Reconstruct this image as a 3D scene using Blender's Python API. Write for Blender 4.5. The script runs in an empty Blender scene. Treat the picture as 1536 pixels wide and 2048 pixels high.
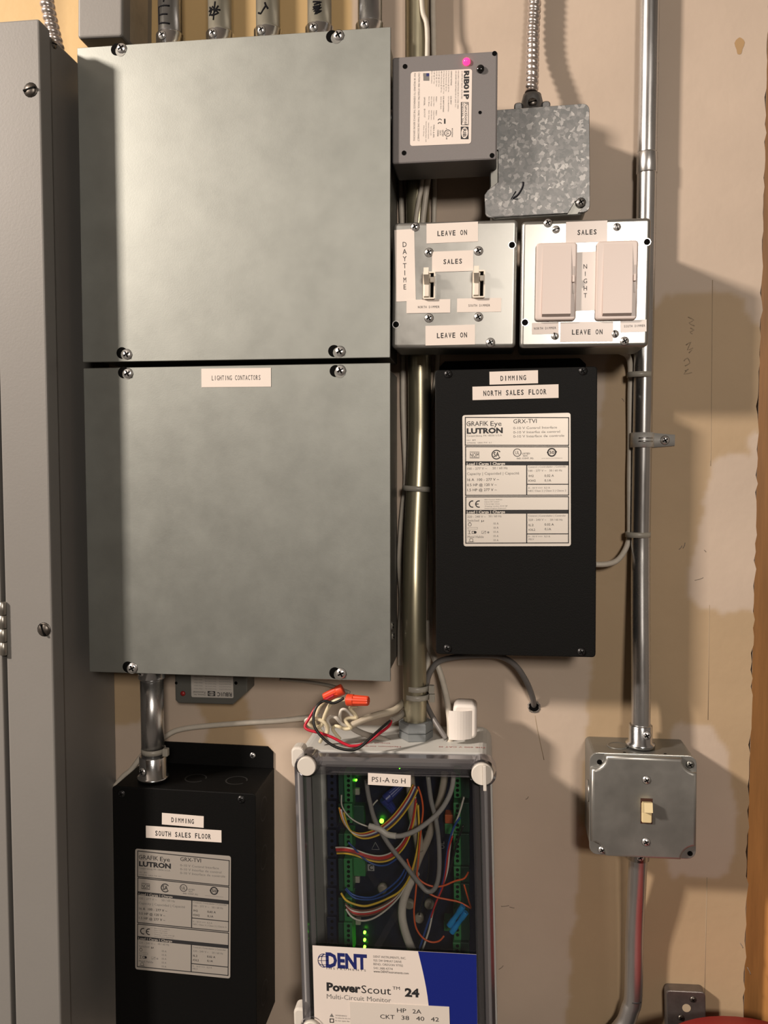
import bpy, bmesh, math, random
import numpy as np
from mathutils import Vector, Matrix
random.seed(7)
C = bpy.context.scene.collection
PI = math.pi

# ------------------------------------------------------------------ camera
FPX = 1650.0                      # focal length in pixels of the 1536 x 2048 frame
D = 0.85                          # camera distance to the wall (wall plane is y = 0)
YAW, PITCH = math.radians(7.4), math.radians(3.1)
CAM = Vector((0.0, -D, 1.5))
FWD = Vector((-math.sin(YAW)*math.cos(PITCH), math.cos(YAW)*math.cos(PITCH), -math.sin(PITCH)))
RGT = Vector((math.cos(YAW), math.sin(YAW), 0.0))
UPV = RGT.cross(FWD)
cd = bpy.data.cameras.new('camera')
cam = bpy.data.objects.new('camera', cd); C.objects.link(cam)
m = Matrix((RGT, UPV, -FWD)).transposed().to_4x4(); m.translation = CAM
cam.matrix_world = m
cd.sensor_fit = 'VERTICAL'; cd.sensor_height = 24.0; cd.lens = 24.0*FPX/2048.0
cd.clip_start = 0.01
bpy.context.scene.camera = cam

# ------------------------------------------------------------------ light and exposure
S = bpy.context.scene
S.view_settings.view_transform = 'Standard'; S.view_settings.look = 'None'
S.view_settings.gamma = 1.0; S.view_settings.use_curve_mapping = False
S.view_settings.exposure = 0.0
w = bpy.data.worlds.new('world'); S.world = w; w.use_nodes = True
w.node_tree.nodes['Background'].inputs[0].default_value = (1.0, 0.9, 0.8, 1)
w.node_tree.nodes['Background'].inputs[1].default_value = 0.05
def area(name, loc, target, size, power, col, sy=None):
    l = bpy.data.lights.new(name, 'AREA'); l.energy = power; l.color = col
    l.shape = 'RECTANGLE'; l.size = size; l.size_y = sy or size
    o = bpy.data.objects.new(name, l); C.objects.link(o); o.location = loc
    o.rotation_euler = (Vector(target)-Vector(loc)).to_track_quat('-Z', 'Y').to_euler()
    return o
area('ceiling_lamp_left', (-2.30, -1.70, 2.78), (0, 0, 1.5), 0.24, 116, (1.0, 0.86, 0.74))
area('ceiling_lamp_right', (0.58, -2.60, 2.20), (0.1, 0, 1.2), 0.40, 27, (1.0, 0.89, 0.78))
S.cycles.max_bounces = 8; S.cycles.transparent_max_bounces = 16
S.cycles.caustics_reflective = False; S.cycles.caustics_refractive = False
S.cycles.sample_clamp_indirect = 3.0

# ------------------------------------------------------------------ projection of a photo pixel on a plane parallel to the wall, h metres off it
def P(px, py, h=0.0):
    d = FWD*FPX + RGT*(px-768.0) + UPV*(1024.0-py)
    return CAM + d*((-h+D)/d.y)

# ------------------------------------------------------------------ materials
def srgb(c):
    return tuple(((x/255)/12.92 if x/255 <= .04045 else ((x/255+.055)/1.055)**2.4) for x in c)
MATS = {}
def mat(name, col, rough=0.5, metal=0.0, bump=0.0, bscale=200, var=0.0, vscale=8, vdetail=6, rvar=0.0, spec=0.5, emit=None, estr=0, stretch=None, coat=0):
    if name in MATS: return MATS[name]
    mt = bpy.data.materials.new(name); mt.use_nodes = True; nt = mt.node_tree; n = nt.nodes; b = n['Principled BSDF']
    b.inputs['Base Color'].default_value = (*col, 1); b.inputs['Roughness'].default_value = rough
    b.inputs['Metallic'].default_value = metal; b.inputs['Specular IOR Level'].default_value = spec
    b.inputs['Coat Weight'].default_value = coat
    if emit:
        b.inputs['Emission Color'].default_value = (*emit, 1); b.inputs['Emission Strength'].default_value = estr
    if bump or var or rvar:
        tc = n.new('ShaderNodeTexCoord'); src = tc.outputs['Object']
        if stretch:
            mp = n.new('ShaderNodeMapping'); mp.inputs['Scale'].default_value = stretch
            nt.links.new(src, mp.inputs[0]); src = mp.outputs[0]
    if var or rvar:
        nz = n.new('ShaderNodeTexNoise'); nz.inputs['Scale'].default_value = vscale; nz.inputs['Detail'].default_value = vdetail
        nz.inputs['Roughness'].default_value = 0.62
        nt.links.new(src, nz.inputs['Vector'])
        if var:
            mr = n.new('ShaderNodeMapRange'); mr.inputs['From Min'].default_value = .3; mr.inputs['From Max'].default_value = .7
            mr.inputs['To Min'].default_value = 1-var; mr.inputs['To Max'].default_value = 1+var
            nt.links.new(nz.outputs['Fac'], mr.inputs['Value'])
            mx = n.new('ShaderNodeVectorMath'); mx.operation = 'SCALE'; mx.inputs[0].default_value = col
            nt.links.new(mr.outputs[0], mx.inputs['Scale']); nt.links.new(mx.outputs[0], b.inputs['Base Color'])
        if rvar:
            mr = n.new('ShaderNodeMapRange'); mr.inputs['From Min'].default_value = .3; mr.inputs['From Max'].default_value = .7
            mr.inputs['To Min'].default_value = max(.03, rough-rvar); mr.inputs['To Max'].default_value = rough+rvar
            nt.links.new(nz.outputs['Fac'], mr.inputs['Value']); nt.links.new(mr.outputs[0], b.inputs['Roughness'])
    if bump:
        nb = n.new('ShaderNodeTexNoise'); nb.inputs['Scale'].default_value = bscale; nb.inputs['Detail'].default_value = 3
        nt.links.new(src, nb.inputs['Vector'])
        bp = n.new('ShaderNodeBump'); bp.inputs['Strength'].default_value = bump; bp.inputs['Distance'].default_value = 0.0006
        nt.links.new(nb.outputs['Fac'], bp.inputs['Height']); nt.links.new(bp.outputs[0], b.inputs['Normal'])
    MATS[name] = mt
    return mt
sheet = mat('galvanized sheet cover', (.355, .372, .350), .48, .88, var=.04, vscale=30, vdetail=12, rvar=.02, bump=.05, bscale=900)
sheet_d = mat('galvanized box body', (.30, .30, .28), .45, .8, var=.1, vscale=20)
boxsteel = mat('pressed steel cover', (.40, .40, .38), .33, .85, var=.06, vscale=25, rvar=.05)
boxsteel2 = mat('dull pressed steel cover', (.42, .42, .40), .36, .8, var=.08, vscale=25, rvar=.06)
emt = mat('zinc conduit', (.60, .60, .60), .27, .95, var=.12, vscale=40, rvar=.08, stretch=(1, 1, .15))
emt_y = mat('yellowish zinc conduit', (.60, .57, .47), .42, .65, var=.12, vscale=40, rvar=.08, stretch=(1, 1, .15))  # zinc with a yellower base colour than the plain conduit
emt_b = mat('brassy conduit', (.42, .39, .28), .36, .85, var=.18, vscale=18, rvar=.08, stretch=(1, 1, .25))
chrome = mat('bright screw', (.80, .80, .80), .30, .85)
castm = mat('bright die cast connector', (.66, .68, .70), .2, 1.0, bump=.1, bscale=300)
castd = mat('dark die cast connector', (.20, .20, .20), .42, .7, bump=.2, bscale=400)
castg = mat('grey cast hub', (.24, .26, .27), .45, .35)
flexm = mat('armored cable steel', (.62, .56, .53), .30, .9)
panelg = mat('grey panel paint', (.225, .217, .205), .50, .0, bump=.12, bscale=500, var=.03, vscale=6)
paneld = mat('grey panel side paint', (.225, .217, .205), .42, .0, bump=.12, bscale=500, var=.05, vscale=6)
relayg = mat('relay grey plastic', (.19, .178, .178), .42, .0, bump=.25, bscale=1500)
relayd = mat('dark relay plastic', (.10, .10, .09), .5, .0)
blackp = mat('black powder coat', (.0045, .0045, .0045), .55, .0, bump=.35, bscale=1100, spec=.14)
blackm = mat('black', (.003, .003, .003), .7, .0, spec=.05)
darkscrew = mat('dark screw', (.05, .05, .052), .35, .7)
oldscrew = mat('old bronze screw', (.16, .145, .13), .38, .9, var=.3, vscale=200)
paper = mat('label paper', (.80, .72, .66), .55, .0)
paper_b = mat('label paper beige', (.42, .36, .27), .6, .0, var=.15, vscale=40)
tapep = mat('glossy label tape', (.60, .53, .49), .30, .0)
ink = mat('black ink', (.02, .02, .022), .6, .0)
inkg = mat('grey ink', (.20, .19, .18), .6, .0)
inkb = mat('navy ink', (.012, .02, .14), .5, .0)
blue = mat('royal blue print', (.008, .018, .20), .35, .0)
whitepl = mat('white plastic', (.70, .66, .60), .4, .0)
switchpl = mat('light almond plastic', (.66, .57, .53), .38, .0)
ivory = mat('ivory plastic', (.80, .66, .38), .35, .0)
almond = mat('off white toggle plastic', (.82, .76, .66), .35, .0)
bodyg = mat('light grey enclosure plastic', (.60, .60, .57), .45, .0)
cabw = mat('white cable', (.62, .57, .49), .42, .0, var=.08, vscale=90)
cabc = mat('cream insulation', (.72, .64, .44), .4, .0)
cabg = mat('grey cable', (.16, .15, .145), .42, .0)
cabg2 = mat('mid grey cable', (.27, .26, .25), .42, .0)
cabt = mat('translucent grey cable', (.34, .31, .27), .35, .0)
tiem = mat('natural nylon', (.40, .38, .33), .35, .0)
nutr = mat('orange red wire nut', (.72, .07, .025), .35, .0)
nutb = mat('blue wire nut', (.02, .035, .20), .4, .0)
cyan = mat('blue splice', (.01, .26, .62), .3, .0)
W_COL = {'yellow': (.78, .52, .05), 'red': (.55, .035, .03), 'orange': (.75, .12, .03), 'blue': (.02, .07, .28),
         'white': (.66, .62, .55), 'brown': (.17, .07, .04), 'black': (.012, .012, .012), 'crimson': (.50, .01, .03)}
def wcol(c): return mat(c+' insulation', W_COL[c], .38)
pcb = mat('navy circuit board', (.005, .009, .026), .35, .0, var=.3, vscale=120)
pcbg = mat('green terminal plastic', (.04, .22, .07), .4, .0)
pcbg2 = mat('dark green plastic', (.012, .06, .035), .45, .0)
header = mat('dark blue header plastic', (.01, .016, .045), .4, .0)
woodm = mat('orange brown wood', (.50, .24, .075), .5, .0, var=.25, vscale=10, stretch=(8, 8, .6), bump=.2, bscale=80)
redm = mat('red drum plastic', (.36, .016, .014), .6, .0)
room = mat('room wall paint', (.22, .20, .18), .8, .0)
floorm = mat('floor concrete', (.08, .075, .07), .7, .0, var=.2, vscale=3)
pencil = mat('pencil line', (.36, .28, .19), .8, .0)
plugm = mat('gypsum edge', (.45, .36, .25), .9, .0, bump=.5, bscale=200)

def thin_clear(name, tint, amt, rough=.03, milk=0):
    mt = bpy.data.materials.new(name); mt.use_nodes = True; nt = mt.node_tree; n = nt.nodes
    n.remove(n['Principled BSDF'])
    tr = n.new('ShaderNodeBsdfTransparent'); tr.inputs[0].default_value = (*tint, 1)
    gl = n.new('ShaderNodeBsdfGlossy'); gl.inputs['Roughness'].default_value = rough
    gl.inputs['Color'].default_value = (.9, .9, .95, 1)
    fr = n.new('ShaderNodeFresnel'); fr.inputs[0].default_value = 1.5
    ma = n.new('ShaderNodeMath'); ma.operation = 'MULTIPLY_ADD'; ma.inputs[1].default_value = 1.0; ma.inputs[2].default_value = amt
    mx = n.new('ShaderNodeMixShader')
    if milk:
        df = n.new('ShaderNodeBsdfDiffuse'); df.inputs[0].default_value = (.42, .40, .43, 1); m0 = n.new('ShaderNodeMixShader'); m0.inputs[0].default_value = milk
        nt.links.new(tr.outputs[0], m0.inputs[1]); nt.links.new(df.outputs[0], m0.inputs[2]); tr = m0
    nt.links.new(fr.outputs[0], ma.inputs[0]); nt.links.new(ma.outputs[0], mx.inputs[0])
    nt.links.new(tr.outputs[0], mx.inputs[1]); nt.links.new(gl.outputs[0], mx.inputs[2])
    nt.links.new(mx.outputs[0], n['Material Output'].inputs[0])
    return mt
clear = thin_clear('clear polycarbonate', (.975, .98, .98), .0)
cleare = thin_clear('clear polycarbonate rim', (.90, .89, .91), .14, .12, .16)
tapeclear = thin_clear('clear tape', (.93, .93, .93), .03, .2)

def spangle():
    mt = bpy.data.materials.new('spangled zinc'); mt.use_nodes = True; nt = mt.node_tree; n = nt.nodes; b = n['Principled BSDF']
    tc = n.new('ShaderNodeTexCoord')
    nz = n.new('ShaderNodeTexNoise'); nz.inputs['Scale'].default_value = 220
    ad = n.new('ShaderNodeVectorMath'); ad.operation = 'MULTIPLY_ADD'; ad.inputs[1].default_value = (.006, .006, .006)
    nt.links.new(tc.outputs['Object'], nz.inputs['Vector']); nt.links.new(nz.outputs['Color'], ad.inputs[0]); nt.links.new(tc.outputs['Object'], ad.inputs[2])
    v = n.new('ShaderNodeTexVoronoi'); v.inputs['Scale'].default_value = 330
    nt.links.new(ad.outputs[0], v.inputs['Vector'])
    cr = n.new('ShaderNodeValToRGB'); nt.links.new(v.outputs['Color'], cr.inputs[0])
    cr.color_ramp.elements[0].position = .25; cr.color_ramp.elements[0].color = (.155, .16, .16, 1)
    cr.color_ramp.elements[1].position = .95; cr.color_ramp.elements[1].color = (.42, .41, .40, 1)
    e = cr.color_ramp.elements.new(.68); e.color = (.20, .20, .20, 1)
    nt.links.new(cr.outputs[0], b.inputs['Base Color'])
    b.inputs['Metallic'].default_value = .6; b.inputs['Roughness'].default_value = .42
    return mt
spang = spangle()

# ------------------------------------------------------------------ mesh builder (local axes: x right, z up, -y out of the wall)
def rr(w, h, r, n=4, cx=0, cy=0):
    pts = []
    for (sx, sy, a0) in ((1, -1, -90), (1, 1, 0), (-1, 1, 90), (-1, -1, 180)):
        for k in range(n+1):
            a = math.radians(a0+90*k/n)
            pts.append((cx+sx*(w/2-r)+r*math.cos(a), cy+sy*(h/2-r)+r*math.sin(a)))
    return pts
def inset(pts, d):
    out = []; N = len(pts)
    for i in range(N):
        a, b, c = pts[i-1], pts[i], pts[(i+1) % N]
        n1 = (-(b[1]-a[1]), b[0]-a[0]); n2 = (-(c[1]-b[1]), c[0]-b[0])
        l1 = math.hypot(*n1) or 1e-9; l2 = math.hypot(*n2) or 1e-9
        nx, ny = n1[0]/l1+n2[0]/l2, n1[1]/l1+n2[1]/l2
        l = math.hypot(nx, ny) or 1e-9
        nx /= l; ny /= l
        k = max(.35, nx*n1[0]/l1+ny*n1[1]/l1)
        out.append((b[0]+nx*d/k, b[1]+ny*d/k))
    return out
def circ(cx, cy, r, n=16): return [(cx+r*math.cos(2*PI*i/n), cy+r*math.sin(2*PI*i/n)) for i in range(n)]

class MB:
    def __init__(s): s.v = []; s.f = []; s.m = []; s.sm = []
    def add(s, vs, fs, mi=0, smooth=False):
        o = len(s.v); s.v += [tuple(v) for v in vs]
        for f in fs: s.f.append([i+o for i in f]); s.m.append(mi); s.sm.append(smooth)
    def loops(s, ls, mi=0, capa=False, capb=True, smooth=False):
        n = len(ls[0]); vs = [p for l in ls for p in l]; fs = []
        for k in range(len(ls)-1):
            for i in range(n):
                j = (i+1) % n
                fs.append([k*n+i, k*n+j, (k+1)*n+j, (k+1)*n+i])
        s.add(vs, fs, mi, smooth)
        o = len(s.v)-len(vs)
        if capa: s.f.append([o+i for i in reversed(range(n))]); s.m.append(mi); s.sm.append(False)
        if capb: s.f.append([o+(len(ls)-1)*n+i for i in range(n)]); s.m.append(mi); s.sm.append(False)
    def prism(s, out, h0, h1, edge=0.0, steps=2, mi=0, back=True, smooth=False):
        L = [[(u, -h0, v) for u, v in out], [(u, -(h1-edge), v) for u, v in out]]
        if edge:
            for k in range(1, steps+1):
                a = PI/2*k/steps; q = inset(out, edge*(1-math.cos(a)))
                L.append([(u, -(h1-edge+edge*math.sin(a)), v) for u, v in q])
        s.loops(L, mi, back, True, smooth)
    def tray(s, out, t, h0, h1, ft, mi=0):
        q = inset(out, t)
        L = [[(u, -h0, v) for u, v in out], [(u, -h1, v) for u, v in out], [(u, -h1, v) for u, v in q], [(u, -(h0+ft), v) for u, v in q]]
        s.loops(L, mi, True, True)
    def box(s, x0, x1, h0, h1, z0, z1, b=0.0, mi=0):
        r = max(b, 1e-5)
        out = rr(x1-x0, z1-z0, r, 2 if b else 1, (x0+x1)/2, (z0+z1)/2) if b else [(x0, z0), (x1, z0), (x1, z1), (x0, z1)]
        s.prism(out, h0, h1, b*.8, 2, mi)
    def flat(s, out, h, mi=0): s.add([(u, -h, v) for u, v in out], [list(range(len(out)))], mi)
    def lathe(s, prof, c, ax, n=16, mi=0, smooth=True, cap0=True, cap1=True):
        ax = Vector(ax).normalized(); a = ax.orthogonal().normalized(); b = ax.cross(a); c = Vector(c)
        L = [[tuple(c+ax*t+(a*math.cos(2*PI*i/n)+b*math.sin(2*PI*i/n))*r) for i in range(n)] for t, r in prof]
        s.loops(L, mi, cap0, cap1, smooth)
    def tube(s, pts, r, n=8, mi=0, sub=4, rfun=None, caps=True, flat=1.0):
        pts = [Vector(p) for p in pts]
        if sub > 1 and len(pts) > 2:
            q = []
            for i in range(len(pts)-1):
                p0 = pts[max(i-1, 0)]; p1 = pts[i]; p2 = pts[i+1]; p3 = pts[min(i+2, len(pts)-1)]
                for k in range(sub):
                    t = k/sub
                    q.append(.5*((2*p1)+(p2-p0)*t+(2*p0-5*p1+4*p2-p3)*t*t+(3*p1-p0-3*p2+p3)*t**3))
            q.append(pts[-1]); pts = q
        L = []; nrm = None; dist = 0
        for i, p in enumerate(pts):
            t = (pts[min(i+1, len(pts)-1)]-pts[max(i-1, 0)])
            if t.length < 1e-9: t = Vector((0, 0, 1))
            t.normalize()
            if nrm is None: nrm = t.orthogonal().normalized()
            else:
                nrm = nrm-t*nrm.dot(t)
                nrm = nrm.normalized() if nrm.length > 1e-6 else t.orthogonal().normalized()
            b = t.cross(nrm)
            if i: dist += (p-pts[i-1]).length
            ring = []
            for k in range(n):
                a = 2*PI*k/n
                rad = rfun(dist, a) if rfun else r
                ring.append(tuple(p+(nrm*math.cos(a)+b*math.sin(a)*flat)*rad))
            L.append(ring)
        s.loops(L, mi, caps, caps, True)
    def mesh(s, name, mats):
        me = bpy.data.meshes.new(name); me.from_pydata(s.v, [], s.f)
        for m_ in mats: me.materials.append(m_)
        me.polygons.foreach_set('material_index', s.m); me.polygons.foreach_set('use_smooth', s.sm)
        me.update(); return me
    def build(s, name, mats, parent=None, loc=None):
        if not isinstance(mats, (list, tuple)): mats = [mats]
        o = bpy.data.objects.new(name, s.mesh(name, mats)); C.objects.link(o)
        if parent is not None: o.parent = parent
        if loc is not None: o.location = loc
        return o

def tag(o, label=None, cat=None, group=None, kind=None):
    if label: o['label'] = label
    if cat: o['category'] = cat
    if group: o['group'] = group
    if kind: o['kind'] = kind
    return o

# ------------------------------------------------------------------ glyphs of the built-in font
CH = [chr(i) for i in range(33, 127)] + ['é', 'µ', '~', '•']
GL = {}
def make_glyphs():
    tmp = []
    for bold in (0, 1, 2):
        for ch in ['|'] + CH:
            for suf in ('', '|'):
                cu = bpy.data.curves.new('glyph', 'FONT'); cu.body = ch+suf; cu.resolution_u = 2; cu.size = 1.0
                cu.offset = (0, .020, .045)[bold]
                o = bpy.data.objects.new('glyph', cu); C.objects.link(o); tmp.append((bold, ch, suf, o, cu))
    dg = bpy.context.evaluated_depsgraph_get()
    raw = {}
    for bold, ch, suf, o, cu in tmp:
        ev = o.evaluated_get(dg); me = ev.to_mesh()
        raw[(bold, ch, suf)] = ([tuple(v.co) for v in me.vertices], [list(p.vertices) for p in me.polygons])
        ev.to_mesh_clear()
    for bold in (0, 1, 2):
        bar = max(v[0] for v in raw[(bold, '|', '')][0])
        for ch in CH:
            vs, fs = raw[(bold, ch, '')]
            if not vs: continue
            adv = max(v[0] for v in raw[(bold, ch, '|')][0])-bar
            GL[(bold, ch)] = (vs, fs, adv)
    for bold, ch, suf, o, cu in tmp:
        bpy.data.objects.remove(o); bpy.data.curves.remove(cu)
make_glyphs()
CAP = max(v[1] for v in GL[(0, 'H')][0])
for bold in (0, 1, 2):                       # narrow label-printer M with a short middle
    t_ = CAP*(.10, .13, .17)[bold]; W_ = .46; c_ = W_/2
    GL[(bold, 'mono M')] = ([(0, 0), (t_, 0), (t_, CAP), (0, CAP), (W_-t_, 0), (W_, 0), (W_, CAP), (W_-t_, CAP), (0, CAP), (t_*1.15, CAP), (c_, CAP*.62), (W_-t_*1.15, CAP), (W_, CAP), (c_, CAP*.40)],
                            [[0, 1, 2, 3], [4, 5, 6, 7], [8, 13, 10, 9], [10, 13, 12, 11]], .6)
def text_geo(st, bold=0, mono=False):
    """glyph geometry centred on (0,0); returns verts, faces, width, with the cap height = 1"""
    vs, fs = [], []; x = 0.0
    for ch in st:
        if ch == ' ': x += .62 if mono else .30; continue
        g = GL.get((bold, 'mono M' if mono and ch == 'M' else ch))
        if not g: x += .3; continue
        v, f, adv = g
        if mono:
            mn = min(p[0] for p in v); mx = max(p[0] for p in v); wd = mx-mn
            lim = .42 if ch in 'MW' else .46; sc = lim/wd if wd > lim else 1
            ox = x+.31-(mn+mx)/2*sc; adv = .62
        else: sc = 1; ox = x
        o = len(vs); vs += [(p[0]*sc+ox, p[1]) for p in v]; fs += [[i+o for i in q] for q in f]
        x += adv
    if not vs: return [], [], 0
    mn = min(p[0] for p in vs); mx = max(p[0] for p in vs)
    return [((p[0]-(mn+mx)/2)/CAP, p[1]/CAP-.5) for p in vs], fs, (mx-mn)/CAP

# ------------------------------------------------------------------ things fixed to the wall, placed by their four front corners
class Thing:
    def __init__(s, name, quad, h, label, cat, group=None):
        tl, tr, br, bl = [P(x, y, h) for x, y in quad]
        s.h = h; c = (tl+tr+br+bl)/4
        s.W = ((tr-tl).length+(br-bl).length)/2; s.H = ((tl-bl).length+(tr-br).length)/2
        a = (tr-tl)+(br-bl); b = (tl-bl)+(tr-br)
        s.roll = (math.atan2(a.z, a.x)+math.atan2(-b.x, b.z))/2
        s.root = bpy.data.objects.new(name, None); C.objects.link(s.root); s.root.empty_display_size = .02
        s.root.location = (c.x, 0, c.z); s.root.rotation_euler = (0, -s.roll, 0)
        s.M = Matrix.Translation((c.x, 0, c.z)) @ Matrix.Rotation(-s.roll, 4, 'Y'); s.I = s.M.inverted()
        tag(s.root, label, cat, group)
    def q(s, px, py, h=None):
        h = s.h if h is None else h
        v = s.I @ P(px, py, h); return v.x, v.z
    def v(s, px, py, h): return s.I @ P(px, py, h)

SCREW = {}
def screw_mesh(r, kind, mt):
    key = (round(r, 4), kind, mt.name)
    if key not in SCREW:
        b = MB(); hh = r*.42
        prof = [(0, r)]+[(hh*math.sin(PI/2*k/4), r*math.cos(PI/2*k/4)*.9+.02*r) for k in range(0, 4)]+[(hh, r*.05)]
        b.lathe(prof, (0, 0, 0), (0, -1, 0), 14, 0)
        e = hh*1.03; w_ = r*.13
        if kind == 'cross':
            for a in (0.5, 0.5+PI/2):
                c_, s_ = math.cos(a), math.sin(a); q = [(-r*.58, -w_), (r*.58, -w_), (r*.58, w_), (-r*.58, w_)]
                b.prism([(u*c_-v*s_, u*s_+v*c_) for u, v in q], hh*.6, e, mi=1)
        elif kind == 'slot' or kind == 'slotv':
            a = .25 if kind == 'slot' else 1.9
            c_, s_ = math.cos(a), math.sin(a); q = [(-r*.86, -w_*.9), (r*.86, -w_*.9), (r*.86, w_*.9), (-r*.86, w_*.9)]
            b.prism([(u*c_-v*s_, u*s_+v*c_) for u, v in q], hh*.1, e, mi=1)
        SCREW[key] = b.mesh('screw', [mt, blackm])
    return SCREW[key]
def screw(T, px, py, rpx=10, kind='cross', mt=None, h=None, name='screw', parent=None):
    h = T.h if h is None else h
    u, v = T.q(px, py, h)
    r = rpx*(D-h)/FPX
    o = bpy.data.objects.new(name, screw_mesh(r, kind, mt or chrome)); C.objects.link(o)
    o.parent = parent or T.root; o.location = (u, -h, v)
    return o
def hole(T, px, py, rpx, h=None, name='screw_hole', ring=None):
    h = T.h if h is None else h
    u, v = T.q(px, py, h); r = rpx*(D-h)/FPX
    b = MB(); b.prism(circ(u, v, r*1.25, 16), h-.0006, h+.00015, mi=0) if ring else None
    b.prism(circ(u, v, r, 16), h-.0005, h+.0003, mi=1 if ring else 0)
    return b.build(name, [ring, blackm] if ring else [blackm], T.root)

class Sticker:
    """flat paper label: quad in photo pixels; text placed by zoom-frame coordinates of the same quad"""
    def __init__(s, T, quad, h, mt=None, r=0.0, t=.00025, label=None, parent=None, name='label', frame=None):
        tl, tr, br, bl = [T.v(x, y, h) for x, y in quad]
        s.W = ((tr-tl).length+(br-bl).length)/2; s.H = ((tl-bl).length+(tr-br).length)/2
        a = (tr-tl)+(br-bl); b = (tl-bl)+(tr-br)
        roll = (math.atan2(a.z, a.x)+math.atan2(-b.x, b.z))/2
        c = (tl+tr+br+bl)/4
        m_ = MB()
        out = rr(s.W, s.H, r, 3) if r else [(-s.W/2, -s.H/2), (s.W/2, -s.H/2), (s.W/2, s.H/2), (-s.W/2, s.H/2)]
        m_.prism(out, -.00005, t)
        s.o = m_.build(name, mt or paper, parent or T.root, (c.x, -h, c.z)); s.o.rotation_euler = (0, -roll, 0)
        if label: s.o['label'] = label
        s.b = MB(); s.t = t+.00012; s.mats = [ink, paper, inkg, inkb, blue]
        s.frame = frame or quad
    def n(s, x, y):
        (x0, y0), (x1, y1), (x2, y2), (x3, y3) = s.frame
        u = (x-(x0+x3)/2)/((x1+x2)/2-(x0+x3)/2)
        for _ in range(3):
            yt = y0+(y1-y0)*u; yb = y3+(y2-y3)*u; v = (y-yt)/(yb-yt)
            xl = x0+(x3-x0)*v; xr = x1+(x2-x1)*v; u = (x-xl)/(xr-xl)
        return (u-.5)*s.W, (.5-v)*s.H
    def sx(s): return s.W/(((s.frame[1][0]-s.frame[0][0])+(s.frame[2][0]-s.frame[3][0]))/2)
    def sy(s): return s.H/(((s.frame[3][1]-s.frame[0][1])+(s.frame[2][1]-s.frame[1][1]))/2)
    def text(s, st, x0, x1, y, cap, bold=0, mono=False, mi=0, rot=False, lift=0):
        """horizontal: from x0 to x1, middle of the capitals at y. rot: reads downward, x is the middle, x0..x1 are y extents"""
        vs, fs, wd = text_geo(st, bold, mono)
        if not vs: return
        if not rot:
            cu, cv = s.n((x0+x1)/2, y); k = abs(x1-x0)*s.sx()/wd; c = cap*s.sy()
            if x1 < x0: V = [(cu-a*k, cv-b*c) for a, b in vs]      # upside down
            else: V = [(cu+a*k, cv+b*c) for a, b in vs]
        else:
            cu, cv = s.n(y, (x0+x1)/2); k = (x1-x0)*s.sy()/wd; c = cap*s.sx()
            V = [(cu+b*c, cv-a*k) for a, b in vs]
        s.b.add([(a, -(s.t+lift), b) for a, b in V], fs, mi)
    def vert(s, st, x, y0, y1, cap, mi=0):
        n = len(st)
        for i, ch in enumerate(st):
            y = y0+(y1-y0)*(i/(n-1)); vs, fs, wd = text_geo(ch, 0, False)
            cu, cv = s.n(x, y); c = cap*s.sy(); k = c*.85*(.7 if ch == 'M' else 1)
            s.b.add([(cu+a*k, -s.t, cv+b*c) for a, b in vs], fs, mi)
    def rect(s, x0, y0, x1, y1, mi=0, lift=0):
        q = [s.n(x0, y1), s.n(x1, y1), s.n(x1, y0), s.n(x0, y0)]
        s.b.add([(u, -(s.t+lift), v) for u, v in q], [[0, 1, 2, 3]], mi)
    def frame_rect(s, x0, y0, x1, y1, t, mi=0):
        s.rect(x0, y0, x1, y0+t, mi); s.rect(x0, y1-t, x1, y1, mi); s.rect(x0, y0, x0+t, y1, mi); s.rect(x1-t, y0, x1, y1, mi)
    def ring(s, x, y, r, t, mi=0, a0=0, a1=360, ell=1.0):
        cu, cv = s.n(x, y); k = s.sx(); n = 22; vs = []; fs = []
        for i in range(n+1):
            a = math.radians(a0+(a1-a0)*i/n)
            for q in (r, r-t): vs.append((cu+q*k*math.cos(a), -s.t, cv+q*k*math.sin(a)*ell))
            if i < n: fs.append([2*i, 2*i+1, 2*i+3, 2*i+2])
        fs = [f[::-1] for f in fs]
        s.b.add(vs, fs, mi)
    def disc(s, x, y, r, mi=0, lift=0, ell=1.0):
        cu, cv = s.n(x, y); k = s.sx()
        s.b.add([(cu+r*k*math.cos(2*PI*i/20), -(s.t+lift), cv+ell*r*k*math.sin(2*PI*i/20)) for i in range(20)], [list(range(20))], mi)
    def poly(s, pts, mi=0, lift=0):
        s.b.add([(lambda q: (q[0], -(s.t+lift), q[1]))(s.n(x, y)) for x, y in pts], [list(range(len(pts)))], mi)
    def done(s, name='lettering'):
        if s.b.v: return s.b.build(name, s.mats, s.o)

def plain_label(T, quad, h, text, x0, x1, y, cap, mt=None, mono=True, bold=0, lbl=None):
    L = Sticker(T, quad, h, mt, label=lbl); L.text(text, x0, x1, y, cap, bold, mono); L.done(); return L
def Q(x0, y0, x1, y1): return [(x0, y0), (x1, y0), (x1, y1), (x0, y1)]

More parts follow.
